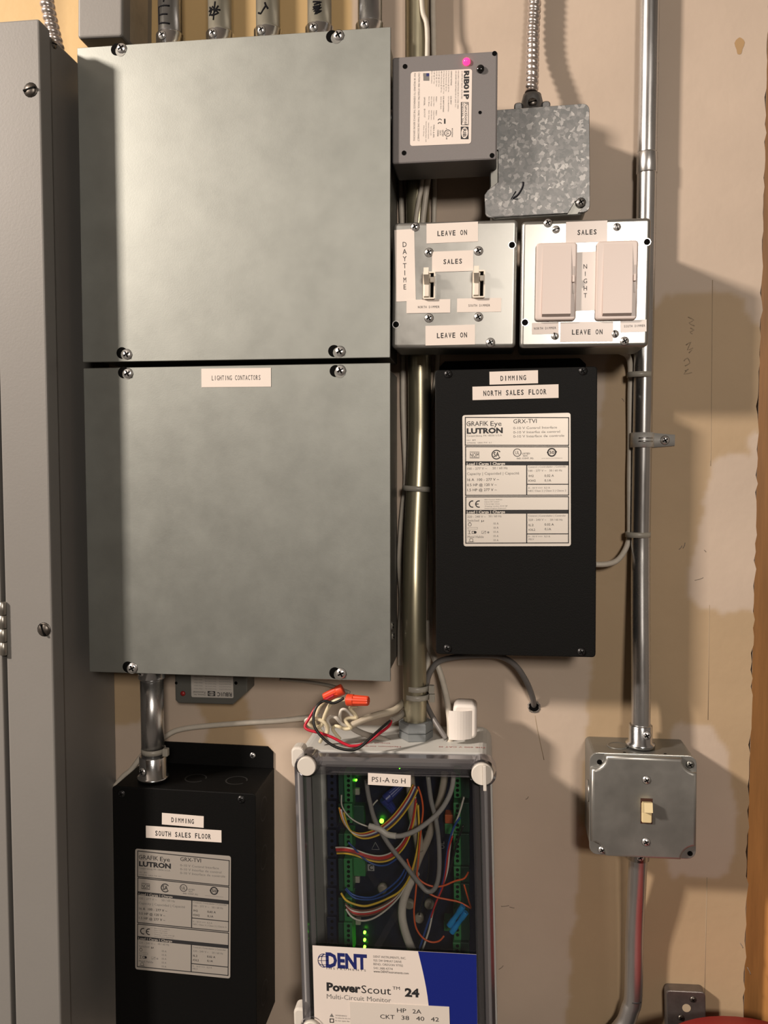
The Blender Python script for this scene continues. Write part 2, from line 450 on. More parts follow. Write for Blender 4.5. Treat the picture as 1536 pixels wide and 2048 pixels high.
# ------------------------------------------------------------------ the wall
X_EDGE = P(1513, 1024, 0).x
def make_wall():
    x0, x1, z0, z1, st = -.75, X_EDGE, .82, 2.40, .0028
    nx = int((x1-x0)/st); nz = int((z1-z0)/st)
    xs = np.linspace(x0, x1, nx+1); zs = np.linspace(z0, z1, nz+1)
    X, Z = np.meshgrid(xs, zs)
    rng = np.random.RandomState(3)
    jag = np.interp(np.arange(nz+1), np.arange(0, nz+1, 3), rng.normal(0, .0008, len(np.arange(0, nz+1, 3))))
    Xv = X.copy(); Xv[:, -1] += jag - .0005
    Y = np.zeros_like(X)
    V = np.stack([Xv.ravel(), Y.ravel(), Z.ravel()], 1)
    idx = np.arange((nx+1)*(nz+1)).reshape(nz+1, nx+1)
    F = np.stack([idx[:-1, :-1].ravel(), idx[:-1, 1:].ravel(), idx[1:, 1:].ravel(), idx[1:, :-1].ravel()], 1)
    def inside(poly):
        pts = [P(a, b, 0) for a, b in poly]; n = len(pts); r = np.zeros(X.shape, bool)
        nzx = X+.0011*np.sin(Z*150+1.3*np.sin(Z*61))+.0004*np.sin(Z*430+2*np.sin(Z*97)); nzz = Z+.0011*np.sin(X*140+1.5*np.sin(X*57))+.0004*np.sin(X*460+X*X*300)
        for i in range(n):
            a, b = pts[i], pts[(i+1) % n]
            if abs(a.z-b.z) < 1e-9: continue
            c = ((a.z > nzz) != (b.z > nzz)) & (nzx < (b.x-a.x)*(nzz-a.z)/(b.z-a.z)+a.x)
            r ^= c
        return r
    tan = np.zeros(X.shape)
    R = inside([(1180, 1000), (1215, 720), (1310, 615), (1325, 594), (1400, 585), (1465, 583), (1487, 600), (1490, 620), (1510, 650), (1560, 664),
                (1560, 2200), (1128, 2200), (1132, 2040), (1145, 1930), (1133, 1900), (1150, 1850), (1157, 1700), (1172, 1470), (1182, 1310)])
    A1 = inside([(1425, 925), (1438, 912), (1460, 905), (1490, 908), (1500, 925), (1497, 880), (1510, 865), (1560, 860), (1560, 1225), (1490, 1222), (1450, 1226),
                 (1400, 1215), (1378, 1192), (1378, 1150), (1400, 1050), (1415, 970)])
    A2 = inside([(1345, 1447), (1365, 1445), (1420, 1452), (1448, 1485), (1463, 1560), (1474, 1640), (1470, 1710), (1456, 1745), (1420, 1757), (1385, 1753),
                 (1360, 1745), (1345, 1762), (1335, 1740), (1340, 1600)])
    tan[R] = 1; tan[A1] = 0; tan[A2] = 0
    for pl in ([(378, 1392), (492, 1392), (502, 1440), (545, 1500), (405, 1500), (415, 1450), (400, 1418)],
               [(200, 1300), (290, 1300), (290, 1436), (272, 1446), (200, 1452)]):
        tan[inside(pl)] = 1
    yel = np.zeros(X.shape)
    yel[inside([(-100, -1500), (660, -1500), (705, 60), (690, 200), (-100, 200)])] = 1
    tan[yel > 0] = 1
    # the rest of the wall in big faces
    ex = [(-3.2, 0, 0), (x0, 0, 0), (x0, 0, 3.2), (-3.2, 0, 3.2), (x0, 0, 0), (X_EDGE, 0, 0), (X_EDGE, 0, z0), (x0, 0, z0),
          (x0, 0, z1), (X_EDGE, 0, z1), (X_EDGE, 0, 3.2), (x0, 0, 3.2), (X_EDGE-.0005, 0, 0), (X_EDGE-.0005, .014, 0), (X_EDGE-.0005, .014, 3.2), (X_EDGE-.0005, 0, 3.2)]
    n0 = len(V)
    verts = np.vstack([V, np.array(ex)])
    faces = F.tolist()+[[n0+4*k+i for i in range(4)] for k in range(4)]
    me = bpy.data.meshes.new('wall_back'); me.from_pydata(verts.tolist(), [], faces)
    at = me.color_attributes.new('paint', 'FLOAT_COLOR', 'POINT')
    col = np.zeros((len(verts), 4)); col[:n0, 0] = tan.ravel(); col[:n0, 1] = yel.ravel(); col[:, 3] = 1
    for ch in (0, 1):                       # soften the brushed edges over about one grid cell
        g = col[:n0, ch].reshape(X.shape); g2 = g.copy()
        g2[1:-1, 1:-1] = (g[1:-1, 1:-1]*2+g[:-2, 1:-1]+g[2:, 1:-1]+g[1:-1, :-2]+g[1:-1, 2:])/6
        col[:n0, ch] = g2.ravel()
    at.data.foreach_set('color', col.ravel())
    mt = bpy.data.materials.new('patched wall paint'); mt.use_nodes = True; nt = mt.node_tree; n = nt.nodes; b = n['Principled BSDF']
    b.inputs['Roughness'].default_value = .55; b.inputs['Specular IOR Level'].default_value = .3
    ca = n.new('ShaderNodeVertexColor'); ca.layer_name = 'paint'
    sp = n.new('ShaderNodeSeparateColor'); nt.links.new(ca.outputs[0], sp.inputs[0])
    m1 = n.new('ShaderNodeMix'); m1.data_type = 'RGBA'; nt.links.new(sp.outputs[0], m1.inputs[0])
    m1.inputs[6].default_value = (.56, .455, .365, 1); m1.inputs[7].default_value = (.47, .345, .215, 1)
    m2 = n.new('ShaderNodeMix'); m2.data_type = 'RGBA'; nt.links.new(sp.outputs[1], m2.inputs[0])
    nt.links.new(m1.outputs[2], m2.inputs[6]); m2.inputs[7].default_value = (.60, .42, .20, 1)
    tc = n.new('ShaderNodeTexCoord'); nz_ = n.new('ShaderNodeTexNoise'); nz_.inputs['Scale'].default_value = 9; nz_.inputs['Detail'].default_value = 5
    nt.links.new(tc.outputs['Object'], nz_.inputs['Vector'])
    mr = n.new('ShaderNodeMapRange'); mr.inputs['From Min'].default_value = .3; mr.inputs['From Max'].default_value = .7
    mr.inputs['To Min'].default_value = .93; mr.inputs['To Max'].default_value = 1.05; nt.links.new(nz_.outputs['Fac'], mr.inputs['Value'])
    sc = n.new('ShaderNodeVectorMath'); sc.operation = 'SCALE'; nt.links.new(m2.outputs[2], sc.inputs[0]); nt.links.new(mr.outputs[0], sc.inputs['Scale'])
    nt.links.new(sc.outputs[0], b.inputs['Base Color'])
    nb = n.new('ShaderNodeTexNoise'); nb.inputs['Scale'].default_value = 90; nt.links.new(tc.outputs['Object'], nb.inputs['Vector'])
    bp = n.new('ShaderNodeBump'); bp.inputs['Strength'].default_value = .25; bp.inputs['Distance'].default_value = .001
    nt.links.new(nb.outputs['Fac'], bp.inputs['Height']); nt.links.new(bp.outputs[0], b.inputs['Normal'])
    me.materials.append(mt)
    o = bpy.data.objects.new('wall_back', me); C.objects.link(o); o['kind'] = 'structure'
    return o
WALL = make_wall()
def struct(name, b, m_):
    o = b.build(name, m_); o['kind'] = 'structure'; return o
b = MB(); b.add([(-3.2, 0.1, 0), (2.2, 0.1, 0), (2.2, -4.2, 0), (-3.2, -4.2, 0)], [[3, 2, 1, 0]]); struct('floor', b, floorm)
b = MB(); b.add([(-3.2, 0.1, 3.2), (2.2, 0.1, 3.2), (2.2, -4.2, 3.2), (-3.2, -4.2, 3.2)], [[0, 1, 2, 3]]); struct('ceiling', b, room)
b = MB(); b.add([(-3.2, 0.1, 0), (-3.2, -4.2, 0), (-3.2, -4.2, 3.2), (-3.2, .1, 3.2)], [[0, 1, 2, 3]]); struct('wall_left', b, room)
b = MB(); b.add([(2.2, 0.1, 0), (2.2, -4.2, 0), (2.2, -4.2, 3.2), (2.2, .1, 3.2)], [[3, 2, 1, 0]]); struct('wall_right', b, room)
b = MB(); b.add([(-3.2, -4.2, 0), (2.2, -4.2, 0), (2.2, -4.2, 3.2), (-3.2, -4.2, 3.2)], [[3, 2, 1, 0]]); struct('wall_front', b, room)
b = MB(); b.box(X_EDGE-.02, X_EDGE+.085, -.06, -.016, 0, 3.2, .002); struct('trim_1', b, woodm)
b = MB(); b.add([(X_EDGE+.08, .05, 0), (2.2, .05, 0), (2.2, .05, 3.2), (X_EDGE+.08, .05, 3.2)], [[0, 1, 2, 3]]); struct('wall_beyond', b, room)

def wall_marks():
    def strip(pts, r=.0005, name='pencil_mark', mt=pencil):
        b = MB(); b.tube([P(x, y, .0001) for x, y in pts], r, 5, sub=2, flat=1)
        b.v = [(x, y*.25, z) for x, y, z in b.v]
        b.build(name, mt, WALL)
    strip([(1425, 560), (1422, 900), (1421, 922)], .00035)
    strip([(1419, 1210), (1416, 1440)], .00035); strip([(1414, 1755), (1408, 2048)], .0004)
    for pts in ([(1376, 634), (1388, 640), (1378, 646), (1389, 652)], [(1381, 656), (1388, 660), (1380, 664), (1385, 668)], [(1372, 690), (1382, 684), (1375, 700), (1386, 696)],
                [(1378, 706), (1384, 700)], [(1368, 722), (1375, 716), (1380, 726), (1370, 732)], [(1370, 742), (1377, 738), (1368, 748), (1384, 745)]):
        strip(pts)
    strip([(1070, 1431), (1075, 1460), (1088, 1520)], .0004)
    for (x, y, a, l) in ((1361, 1095, .9, 5), (1368, 1091, 1.2, 6), (1398, 1158, .3, 9), (1410, 1102, 2.3, 3), (1010, 1812, .1, 8), (1024, 1815, -.2, 5), (1054, 1596, .8, 4), (1246, 800, 2.2, 4), (1483, 1891, 2.1, 6), (1498, 1942, 2.0, 8), (1002, 1935, .7, 6)):
        strip([(x-l*math.cos(a), y+l*math.sin(a)), (x+1, y+.5), (x+l*math.cos(a), y-l*math.sin(a))], .00038, 'scuff_mark', mat('scuff', (.26, .22, .18), .8))
    b = MB(); c = P(1479, 92, 0); b.flat([(c.x+.004*math.cos(a)*(1+.3*math.sin(3*a)), c.z+.008*math.sin(a)) for a in [2*PI*i/16 for i in range(16)]], .0002)
    b.build('stain', mat('ochre stain', (.42, .27, .13), .7), WALL)
    # hole in the drywall for the grey cable
    c = P(1068, 1413, 0); b = MB()
    b.lathe([(-.001, .0068), (.0006, .0064), (.0012, .0052), (-.004, .0046)], (c.x, 0, c.z), (0, -1, 0), 22, 0, smooth=False, cap1=False, cap0=False)
    rg = random.Random(4); b.v = [(x+rg.uniform(-.0007, .0007), y, z+rg.uniform(-.0008, .0005)) for x, y, z in b.v]
    b.prism(circ(c.x, c.z, .0052, 14), -.002, .0005, mi=1)
    b.build('cable_hole', [mat('crumbled plaster', (.22, .2, .18), .9, bump=1, bscale=900), blackm], WALL)
wall_marks()

# ------------------------------------------------------------------ tall grey panel on the left
def grey_panel():
    h = .131; xr = (P(77, 37, h).x+P(112, 1560, h).x)/2; zt = P(77, 37, h).z
    xl = xr-.52; zb = .35
    xd = P(9, 1300, h).x                     # door joint
    T = Thing('electrical_panel', [(-900, 60), (77, 37), (118, 2048), (-900, 2048)], h, 'tall grey painted electrical panel at the left edge, with a hinged door', 'electrical panel')
    T.root.location = ((xl+xr)/2, 0, 1.2); T.root.rotation_euler = (0, 0, 0)
    T.M = Matrix.Translation(T.root.location); T.I = T.M.inverted(); T.roll = 0
    ox, oz = T.root.location.x, T.root.location.z
    b = MB(); b.box(xl-ox+.003, xr-ox-.0025, .001, h-.016, zb-oz, zt-oz-.003, .0015); b.build('body', paneld, T.root)
    b = MB()   # trim frame: right stile, top rail, bottom rail, left stile
    b.box(xd-ox+.0018, xr-ox, h-.018, h, zb-oz, zt-oz, .002)
    b.box(xl-ox, xd-ox+.0018, h-.018, h, zt-oz-.045, zt-oz, .001)
    b.build('trim', panelg, T.root)
    b = MB(); b.box(xl-ox+.05, xd-ox-.0022, h-.010, h+.0005, zb-oz+.05, zt-oz-.048, .0012); b.build('door', panelg, T.root)
    b = MB(); b.box(xl-ox+.04, xd-ox+.004, h-.014, h-.011, zb-oz+.04, zt-oz-.04); b.build('door_gap_shade', blackm, T.root)  # black sheet behind the door, its colour standing in for the gap's shade
    hg = bpy.data.objects.new('hinge', None); C.objects.link(hg); hg.parent = T.root
    c0 = P(9, 1203, h); c1 = P(9, 1310, h); zz = [c1.z+(c0.z-c1.z)*k/4 for k in range(5)]
    for k in range(4):
        b = MB(); g = .0004
        b.lathe([(0, .0030), (.0005, .0036), (zz[k+1]-zz[k]-g-.0005, .0036), (zz[k+1]-zz[k]-g, .0030)], (xd-ox, -h-.0012, zz[k]-oz+g/2), (0, 0, 1), 14)
        b.build('hinge_knuckle', mat('satin hinge steel', (.42, .40, .36), .35, .9), hg)
    screw(T, 61, 180, 15.5, 'slot', oldscrew, h); screw(T, 88, 1259, 15.5, 'slotv', oldscrew, h)
    # screw on the panel's right flank
    c = P(111, 84, .105); o = bpy.data.objects.new('screw', screw_mesh(.0042, 'slot', oldscrew)); C.objects.link(o); o.parent = T.root
    o.location = (xr-ox-.0025, -.102, c.z-oz); o.rotation_euler = (0, 0, PI/2)
    return xr, zt
PX, PZ = grey_panel()

def armored(name, pts, r, label, cat='cable', pitch=.0063, amp=.13, mt=None):
    b = MB(); pts = [Vector(p) for p in pts]; L = sum((pts[i+1]-pts[i]).length for i in range(len(pts)-1))
    sub = max(4, int(L/(len(pts)-1)/.0011))
    b.tube(pts, r, 18, sub=sub, rfun=lambda s, a: r*(1-amp+amp*abs(math.sin(PI*s/pitch+a/2))*1.6-.3*amp))
    o0 = pts[0]; b.v = [(x-o0.x, y-o0.y, z-o0.z) for x, y, z in b.v]
    o = b.build(name, mt or flexm, None, o0); tag(o, label, cat); return o
armored('armored_cable', [P(90, -500, .07), P(91, -200, .07), P(93, -20, .07), P(97, 20, .07), P(106, 62, .068), P(120, 120, .065)], .0068, 'short length of spiral metal armored cable above the tall grey panel')

# ------------------------------------------------------------------ contactor boxes
def contactor(quad, screws, label):
    T = Thing('contactor_box', quad, .086, label, 'electrical box', 'large galvanized boxes')
    W, H = T.W, T.H
    b = MB(); b.box(-W/2+.004, W/2-.0035, 0, .0835, -H/2+.004, H/2-.0035, .001); b.build('body', sheet_d, T.root)
    b = MB(); b.prism(rr(W, H, .0008, 2), .0845, .086, .0005, 1); b.build('cover', sheet, T.root)
    for (x, y, sx, sy) in screws:
        u, v = T.q(x, y); u2, v2 = T.q(sx, sy)
        # keyhole slot: round eye joined to the screw by a narrow neck
        b = MB(); r = .0056; b.flat(circ(u2, v2, r, 18), .0861)
        b.flat([(u2, v2-.0026), (u, v-.0026), (u, v+.0026), (u2, v2+.0026)], .08612)
        k = b.build('keyhole_slot', blackm, T.root)
        b = MB(); b.flat(circ(u2+.0040, v2-.0016, r*.90, 18), .08622); b.build('slot_flange', sheet_d, k)
        screw(T, x, y, 11.5, 'cross', chrome)
    return T
T1 = contactor([(153, 97), (781, 52), (781, 718), (166, 722)], [(243, 97, 233, 99), (677, 71, 664, 73), (254, 709, 244, 706), (680, 703, 668, 702)],
               'upper plain galvanized steel box under five conduits')
T2 = contactor([(167, 735), (781, 727), (781, 1361), (178, 1346)], [(256, 747, 247, 745), (681, 741, 671, 742), (265, 1336, 256, 1334), (682, 1347, 670, 1346)],
               'lower galvanized steel box with a LIGHTING CONTACTORS sticker')
plain_label(T2, [(403, 738), (542, 735), (542, 773), (403, 775)], .0861, 'LIGHTING CONTACTORS', 424, 521, 755.5, 9.5, lbl='white LIGHTING CONTACTORS sticker')
for (y, hh) in ((1252, .05), (1272, .045)):     # screws on the right flank of the lower box
    o = bpy.data.objects.new('screw', screw_mesh(.0045, 'cross', chrome)); C.objects.link(o); o.parent = T2.root
    c = T2.v(797, y, hh); o.location = (T2.W/2-.0035, -hh, c.z); o.rotation_euler = (0, 0, PI/2)

# ------------------------------------------------------------------ grey box above, top left
def top_grey():
    h = .069
    T = Thing('junction_box', [(155, -130), (244, -135), (246, 73), (155, 76)], h, 'grey painted box cut off by the top edge, left of the conduits', 'electrical box')
    W, H = T.W, T.H
    b = MB(); b.prism(rr(W, H, .003, 3), .0, h, .0025, 3, smooth=False); b.build('body', panelg, T.root)
    b = MB(); x = W/2+.00005
    b.add([(x, -.052, -H/2+.004), (x, -.010, -H/2+.004), (x, -.010, H/2-.02), (x, -.052, H/2-.02)], [[0, 1, 2, 3]]); b.build('label', paper_b, T.root)
top_grey()

# ------------------------------------------------------------------ conduits on the upper box
def cyl_mark(b, ax, ah, R, strokes, z0):
    for st in strokes:
        pts = []; st = [(a[0]+(c[0]-a[0])*k/4, a[1]+(c[1]-a[1])*k/4) for a, c in zip(st, st[1:]) for k in range(4)]+[st[-1]]
        for u, v in st:
            y = math.sqrt(max(0, R*R-u*u)); pts.append((u, -y+.0005, z0+v))
        b.tube(pts, .00105, 6, sub=1)
def top_conduit(i, px, ytop, mt, label, marks):
    ah = .042; R = .0117
    c = P(px, 20, ah); zt_box = T1.M @ Vector((0, 0, T1.H/2)); zc = zt_box.z-.003 - math.tan(T1.roll)*0
    zc = (T1.M @ Vector(((T1.I@c).x, 0, T1.H/2-.0036))).z
    root = bpy.data.objects.new('conduit', None); C.objects.link(root); root.location = (c.x, -ah, zc+.0008)
    tag(root, label, 'conduit', 'conduits standing on the upper box')
    b = MB(); b.lathe([(.012, R), (1.0, R)], (0, 0, 0), (0, 0, 1), 28); b.build('tube', mt, root)
    zcon = P(px, ytop, ah+.012).z - zc
    b = MB(); b.lathe([(0, R+.0045), (.004, R+.0045), (.0042, R+.0022), (zcon-.001, R+.0022), (zcon, R+.0016)], (0, 0, 0), (0, 0, 1), 28)
    cn = b.build('connector', castm, root)
    o = bpy.data.objects.new('set_screw', screw_mesh(.0042, 'cross', chrome)); C.objects.link(o); o.parent = cn; o.location = (-.003, -R-.0022, zcon-.006)
    if marks:
        b = MB(); cyl_mark(b, 0, 0, R, marks, P(px, 30, ah+R).z-zc-.0008); b.build('marker_writing', mat('marker ink', (.01, .01, .012), .8, spec=.05), root)
EE = [[(-.008, .010), (-.0075, -.006), (.004, -.008)], [(-.0078, .002), (.002, .001)], [(-.008, .010), (.004, .009)], [(-.002, .013), (.0, .020)]]
BL = [[(-.006+.002*math.cos(k*2.4), .001+.0012*k) for k in range(8)], [(-.004, .009), (.002, .002), (-.004, .0), (.002, .009)], [(-.003, -.004), (-.001, .013)], [(-.005, .006), (.004, .005)]]
CK = [[(-.007, .004), (-.004, .002), (.001, .009), (.0, .012)], [(.001, .009), (.003, .006)]]
BK = [[(-.004, .008), (.003, .009), (-.004, .006), (.004, .007), (-.003, .004), (.004, .004), (-.002, .001), (.003, .010)], [(-.004, .013), (.004, .012), (-.003, .010)]]
for i, (px, yt, mt_, lb, mk) in enumerate([
    (340, 60, emt, 'grey conduit next to the grey box, black letter E marked on it', EE),
    (440, 56, emt_y, 'yellowish conduit with a blotted black scribble, second from the left on the upper box', BL),
    (536, 50, emt_y, 'yellowish conduit with a small tick mark, middle of the five on the upper box', CK),
    (639, 44, emt_y, 'yellowish conduit with a dense black scribble, second from the right on the upper box', BK),
    (740, 38, emt, 'unmarked bright conduit at the right end of the upper box', None)]):
    top_conduit(i, px, yt, mt_, lb, mk)

# ------------------------------------------------------------------ relay on the flank of the upper box
def relay():
    h, hb = .0805, .037
    T = Thing('relay_box', [(785, 114), (995, 102), (994, 318), (784, 329)], h, 'square grey relay box with a glowing red light and a sideways white label', 'relay')
    W, H = T.W, T.H
    b = MB(); b.prism(rr(W, H, .002, 3), hb, h, .0015, 2); b.build('housing', relayg, T.root)
    for x, y in ((810, 133), (989, 107), (984, 311), (808, 306)): hole(T, x, y, 4.6)
    hole(T, 960, 225, 3.2)
    u, v = T.q(933, 124); b = MB(); b.lathe([(0, .0034), (.0012, .0034), (.0026, .0026), (.0034, .0012), (.0036, .0002)], (u, -h, v), (0, -1, 0), 16)
    b.build('indicator_light', mat('red indicator', (.8, .01, .1), .2, emit=(1, .02, .10), estr=4), T.root)['label'] = 'glowing red indicator light'
    u, v = T.q(961, 139); b = MB(); b.lathe([(0, .0034), (.0022, .0034), (.003, .0028), (.0032, .0002)], (u, -h, v), (0, -1, 0), 16)
    b.build('button', mat('glossy black', (.01, .01, .01), .12), T.root)['label'] = 'glossy black push button'
    z = lambda x, y: (780+x/6.678, 90+y/6.678)
    fr = [(283, 363), (1098, 320), (1082, 1312), (263, 1356)]
    L = Sticker(T, [z(*p) for p in fr], h, r=.0022, frame=fr, label='white printed label, text turned sideways')
    t = lambda st, x, y0, y1, cap, bold=0, mi=0: L.text(st, y0, y1, x, cap, bold, False, mi, rot=True)
    t('RIB01P', 1022, 345, 725, 62, 2)
    t('Functional', 1018, 775, 1060, 40, 0); t('Devices, Inc.', 975, 780, 1050, 26, 0)
    L.frame_rect(950, 765, 958, 1065, 4); L.rect(950, 762, 1050, 768); L.rect(950, 1062, 1050, 1068); L.rect(1044, 765, 1050, 1065); L.rect(948, 765, 954, 1065)
    L.rect(945, 1088, 1048, 1255); L.disc(996, 1171, 44, 1, .00006, 1.6); 
    L.t += .0001; t('RIB', 996, 1118, 1225, 42, 1); L.t -= .0001
    t('10 AMP PILOT RELAY, ACTUATED', 962, 350, 720, 16, 0, 2)
    t('FOR SUPPLY CONNECTIONS USE 90°C COND. WIRES', 912, 345, 850, 15, 0, 2); t('OR LARGER WIRE SUITABLE FOR AT LEAST 75°C', 880, 345, 830, 15, 0, 2)
    t('CONTACT RATINGS', 822, 348, 540, 15, 1, 2)
    for k, s_ in enumerate(['10 Amp Resistive @ 28 Vdc', '10 Amp Resistive @ 120 Vac', '10 Amp General @ 277 Vac', '480 VA Pilot Duty @ 240 Vac', '1/2 HP @ 240 Vac', '1/4 HP @ 120 Vac', '1 HP @ 277 Vac', 'Dry Contact']):
        t(s_, 787-k*32, 348, [630, 620, 655, 635, 560, 555, 520, 515][k], 14, 0, 2)
    t('COIL INPUT', 816, 680, 795, 14, 1, 2); t('120 Vac Black/White', 783, 685, 890, 14, 0, 2); t('COIL INPUT RATINGS', 716, 680, 895, 14, 1, 2); t('50/60 Hz @ 30mA', 683, 690, 858, 14, 0, 2)
    for k, (a, c_) in enumerate([('POLE 1', 'POLE 2'), ('Common Yellow', 'Common Purple'), ('N/O Orange', 'N/O Brown'), ('N/C Blue', 'N/C Gray')]):
        t(a, 622-k*33, 690, 760+(k > 0)*60, 14, k == 0, 2); t(c_, 620-k*33, 875, 940+(k > 0)*60, 14, k == 0, 2)
    t('DPY5CRL', 462, 700, 810, 16, 1, 2); t('D11717', 462, 855, 970, 16, 1, 2)
    t('TYPE F, G, E7K', 583, 1065, 1240, 16, 1, 2)
    t('For use with', 548, 1090, 1210, 13, 0, 2); t('Industrial Control Systems,', 515, 1040, 1260, 13, 0, 2); t('General Signaling Equip. and', 482, 1020, 1295, 13, 0, 2); t('Pilot Duty', 450, 1080, 1225, 13, 0, 2)
    t('MOUNTING', 832, 1110, 1228, 14, 1, 2)
    L.ring(770, 1176, 46, 8); t('UL', 770, 1150, 1205, 34, 0); t('c', 756, 1108, 1125, 18, 0); t('US', 756, 1232, 1260, 16, 1)
    t('LISTED', 706, 1135, 1222, 20, 1, 2); t('13CY', 672, 1140, 1210, 20, 1, 2); t('15006', 640, 1135, 1222, 20, 1, 2)
    L.rect(722, 985, 742, 1052); L.ring(665, 1015, 30, 9, 0, 20, 160); L.ring(665, 1062, 30, 9, 0, 20, 160)
    L.rect(663, 1045, 690, 1052, 1)
    L.rect(490, 378, 530, 420, 3); L.rect(450, 422, 530, 478, 2); L.rect(448, 378, 488, 420, 2)
    t('CAUTION: RISK OF ELECTRIC SHOCK.  MORE THAN ONE DISCONNECT', 385, 372, 1290, 22, 0, 2)
    t('MAY BE REQUIRED TO DEENERGIZE THE DEVICE BEFORE SERVICING', 328, 378, 1285, 22, 0, 2)
    L.done()
    # nipple that carries the relay on the side of the big box
    b = MB(); b.lathe([(0, .009), (.012, .009)], (-W/2-.009, -.06, 0), (1, 0, 0), 16); b.build('nipple', castd, T.root)
relay()

# ------------------------------------------------------------------ spangled junction box with flexible conduit
def spangled():
    h = .055
    T = Thing('junction_box', [(968, 222), (1178, 206), (1181, 424), (969, 436)], h, 'junction box with a spangled zinc cover and a hand-drawn black arrow', 'electrical box')
    W, H = T.W, T.H
    pts = rr(W, H, .006, 4)
    # replace by an outline with a cut lower right corner and a notch in the left edge
    q = lambda x, y: T.q(x, y)
    u0 = -W/2; n1 = q(968, 381); n2 = q(996, 364); n3 = q(996, 300); n4 = q(968, 300)
    c1 = q(1136, 428); c2 = q(1152, 403)
    out = [(-W/2+.006, -H/2)]
    out += [(c1[0], -H/2), (c2[0]-.001, c2[1]), (c2[0]+.006, c2[1]+.003), (c2[0]+.008, c2[1]-.004), (c1[0]+.009, -H/2)]
    out += [p for p in pts[0:15] if p[0] > c1[0]+.009 or p[1] > 0]
    out += [(u0, n4[1]), (n3[0], n3[1]), (n2[0], n2[1]), (u0+.003, n1[1]), (u0, n1[1]-.004)]
    out += pts[16:20]
    b = MB(); b.prism(out, h-.0018, h, .0004, 1); b.build('cover', spang, T.root)
    b = MB(); b.prism(rr(W-.008, H-.004, .006, 4, .001, -.0035), 0, h-.0022, .001, 1); b.build('body', sheet_d, T.root)
    screw(T, 1162, 405, 9.5, 'cross', mat('dull screw', (.35, .34, .33), .35, .9), h)
    b = MB(); pp = [(1047, 364), (1046, 372), (1041, 383), (1034, 392), (1026, 397)]
    b.tube([(T.q(x, y)[0], -h-.0001, T.q(x, y)[1]) for x, y in pp], .0014, 6, sub=4, flat=.4)
    b.tube([(T.q(x, y)[0], -h-.0001, T.q(x, y)[1]) for x, y in [(1032, 383), (1022, 398), (1036, 398)]], .0008, 6, sub=1, flat=.4)
    b.build('drawn_arrow', mat('black marker', (.012, .012, .02), .5), T.root)
    # die cast connector on top, cable clamped in it
    hc = .030; zt = H/2
    root = bpy.data.objects.new('cable_clamp', None); C.objects.link(root)
    c = P(1064, 212, hc); root.location = (c.x, -hc, (T.M@Vector((0, 0, H/2))).z+.0008)
    tag(root, 'dark cast clamp joining the armored cable to the spangled box', 'connector')
    b = MB(); b.lathe([(0, .0125), (.003, .0125), (.0035, .0105), (.013, .0105), (.018, .0092), (.021, .0085)], (0, 0, 0), (0, 0, 1), 20); b.build('collar', castd, root)
    for sgn in (-1, 1):
        b = MB(); b.prism(rr(.008, .010, .003, 3, sgn*.013, .008), -.004, .005, .001, 1); b.build('lug', castd, root)
    o = bpy.data.objects.new('screw', screw_mesh(.0042, 'slot', oldscrew)); C.objects.link(o); o.parent = root; o.location = (0, -.0102, .010)
spangled()
armored('armored_cable', [P(1063, 186, .030), P(1064, 150, .028), P(1065, 100, .019), P(1066, 60, .016), P(1069, 0, .015), P(1074, -200, .015), P(1084, -500, .015)], .0063,
        'bright spiral armored cable coming down to the spangled junction box')

# ------------------------------------------------------------------ two switch boxes
def steel_box(name, quad, h, hb, label, mt, grp):
    T = Thing(name, quad, h, label, 'switch', grp); W, H = T.W, T.H
    b = MB(); b.prism(rr(W-.001, H-.001, .004, 4), hb, h-.0075, 0, 1); b.build('body', sheet_d, T.root)
    b = MB(); b.prism(rr(W, H, .004, 4), h-.008, h, .0035, 5, smooth=True); b.build('cover', mt, T.root)
    return T
def toggle(T, px, py, hl):
    """small toggle dimmer: frame, lever, slider in a slot; px,py centre of the frame"""
    h = T.h; root = bpy.data.objects.new('toggle_dimmer', None); C.objects.link(root); root.parent = T.root
    u, v = T.q(px, py); root.location = (u, -h, v); s = (D-h)/FPX
    w_, h_ = 24*s, 53*s
    b = MB(); b.tray(rr(w_, h_, .001, 2), .0012, 0, .0035, .0012); b.build('frame', almond, root)
    b = MB(); b.box(w_*.12, w_*.36, .0010, .0018, -h_*.44, h_*.44); b.build('slot', blackm, root)
    b = MB(); b.box(w_*.08, w_*.40, .0015, .0042, h_*.10, h_*.30, .0006); b.build('slider', almond, root)
    b = MB(); b.box(-w_*.40, w_*.02, .0012, .0045, -h_*.42, h_*.40, .0006); b.build('rocker_seat', almond, root)
    b = MB()   # lever pointing up and out
    sec = [(-w_*.36, .003), (-w_*.02, .003)]
    a = [(-w_*.38, -.003, -h_*.02), (w_*.02, -.003, -h_*.02), (w_*.02, -.003, h_*.34), (-w_*.38, -.003, h_*.34)]
    c = [(-w_*.38, -.016, h_*.28), (w_*.02, -.016, h_*.28), (w_*.02, -.013, h_*.56), (-w_*.38, -.013, h_*.56)]
    b.loops([a, c], 0, True, True); b.build('lever', almond, root)
BG = 'steel switch boxes'
TA = steel_box('switch_box', [(785, 447), (1034, 436), (1033, 699), (783, 693)], .0815, .0335, 'steel switch box with a vertical DAYTIME label and two toggles', boxsteel2, BG)
for x, y in ((830, 454), (858, 505), (957, 502), (858, 636), (957, 634), (981, 685)): screw(TA, x, y, 9.3)
hole(TA, 1024, 490, 6, ring=chrome); hole(TA, 792, 649, 6, ring=chrome)
H_ = TA.h+.0001
L = Sticker(TA, [(789, 460), (829, 458), (831, 601), (792, 604)], H_, label='vertical white DAYTIME label'); L.vert('DAYTIME', 809.5, 489, 574, 10); L.done()
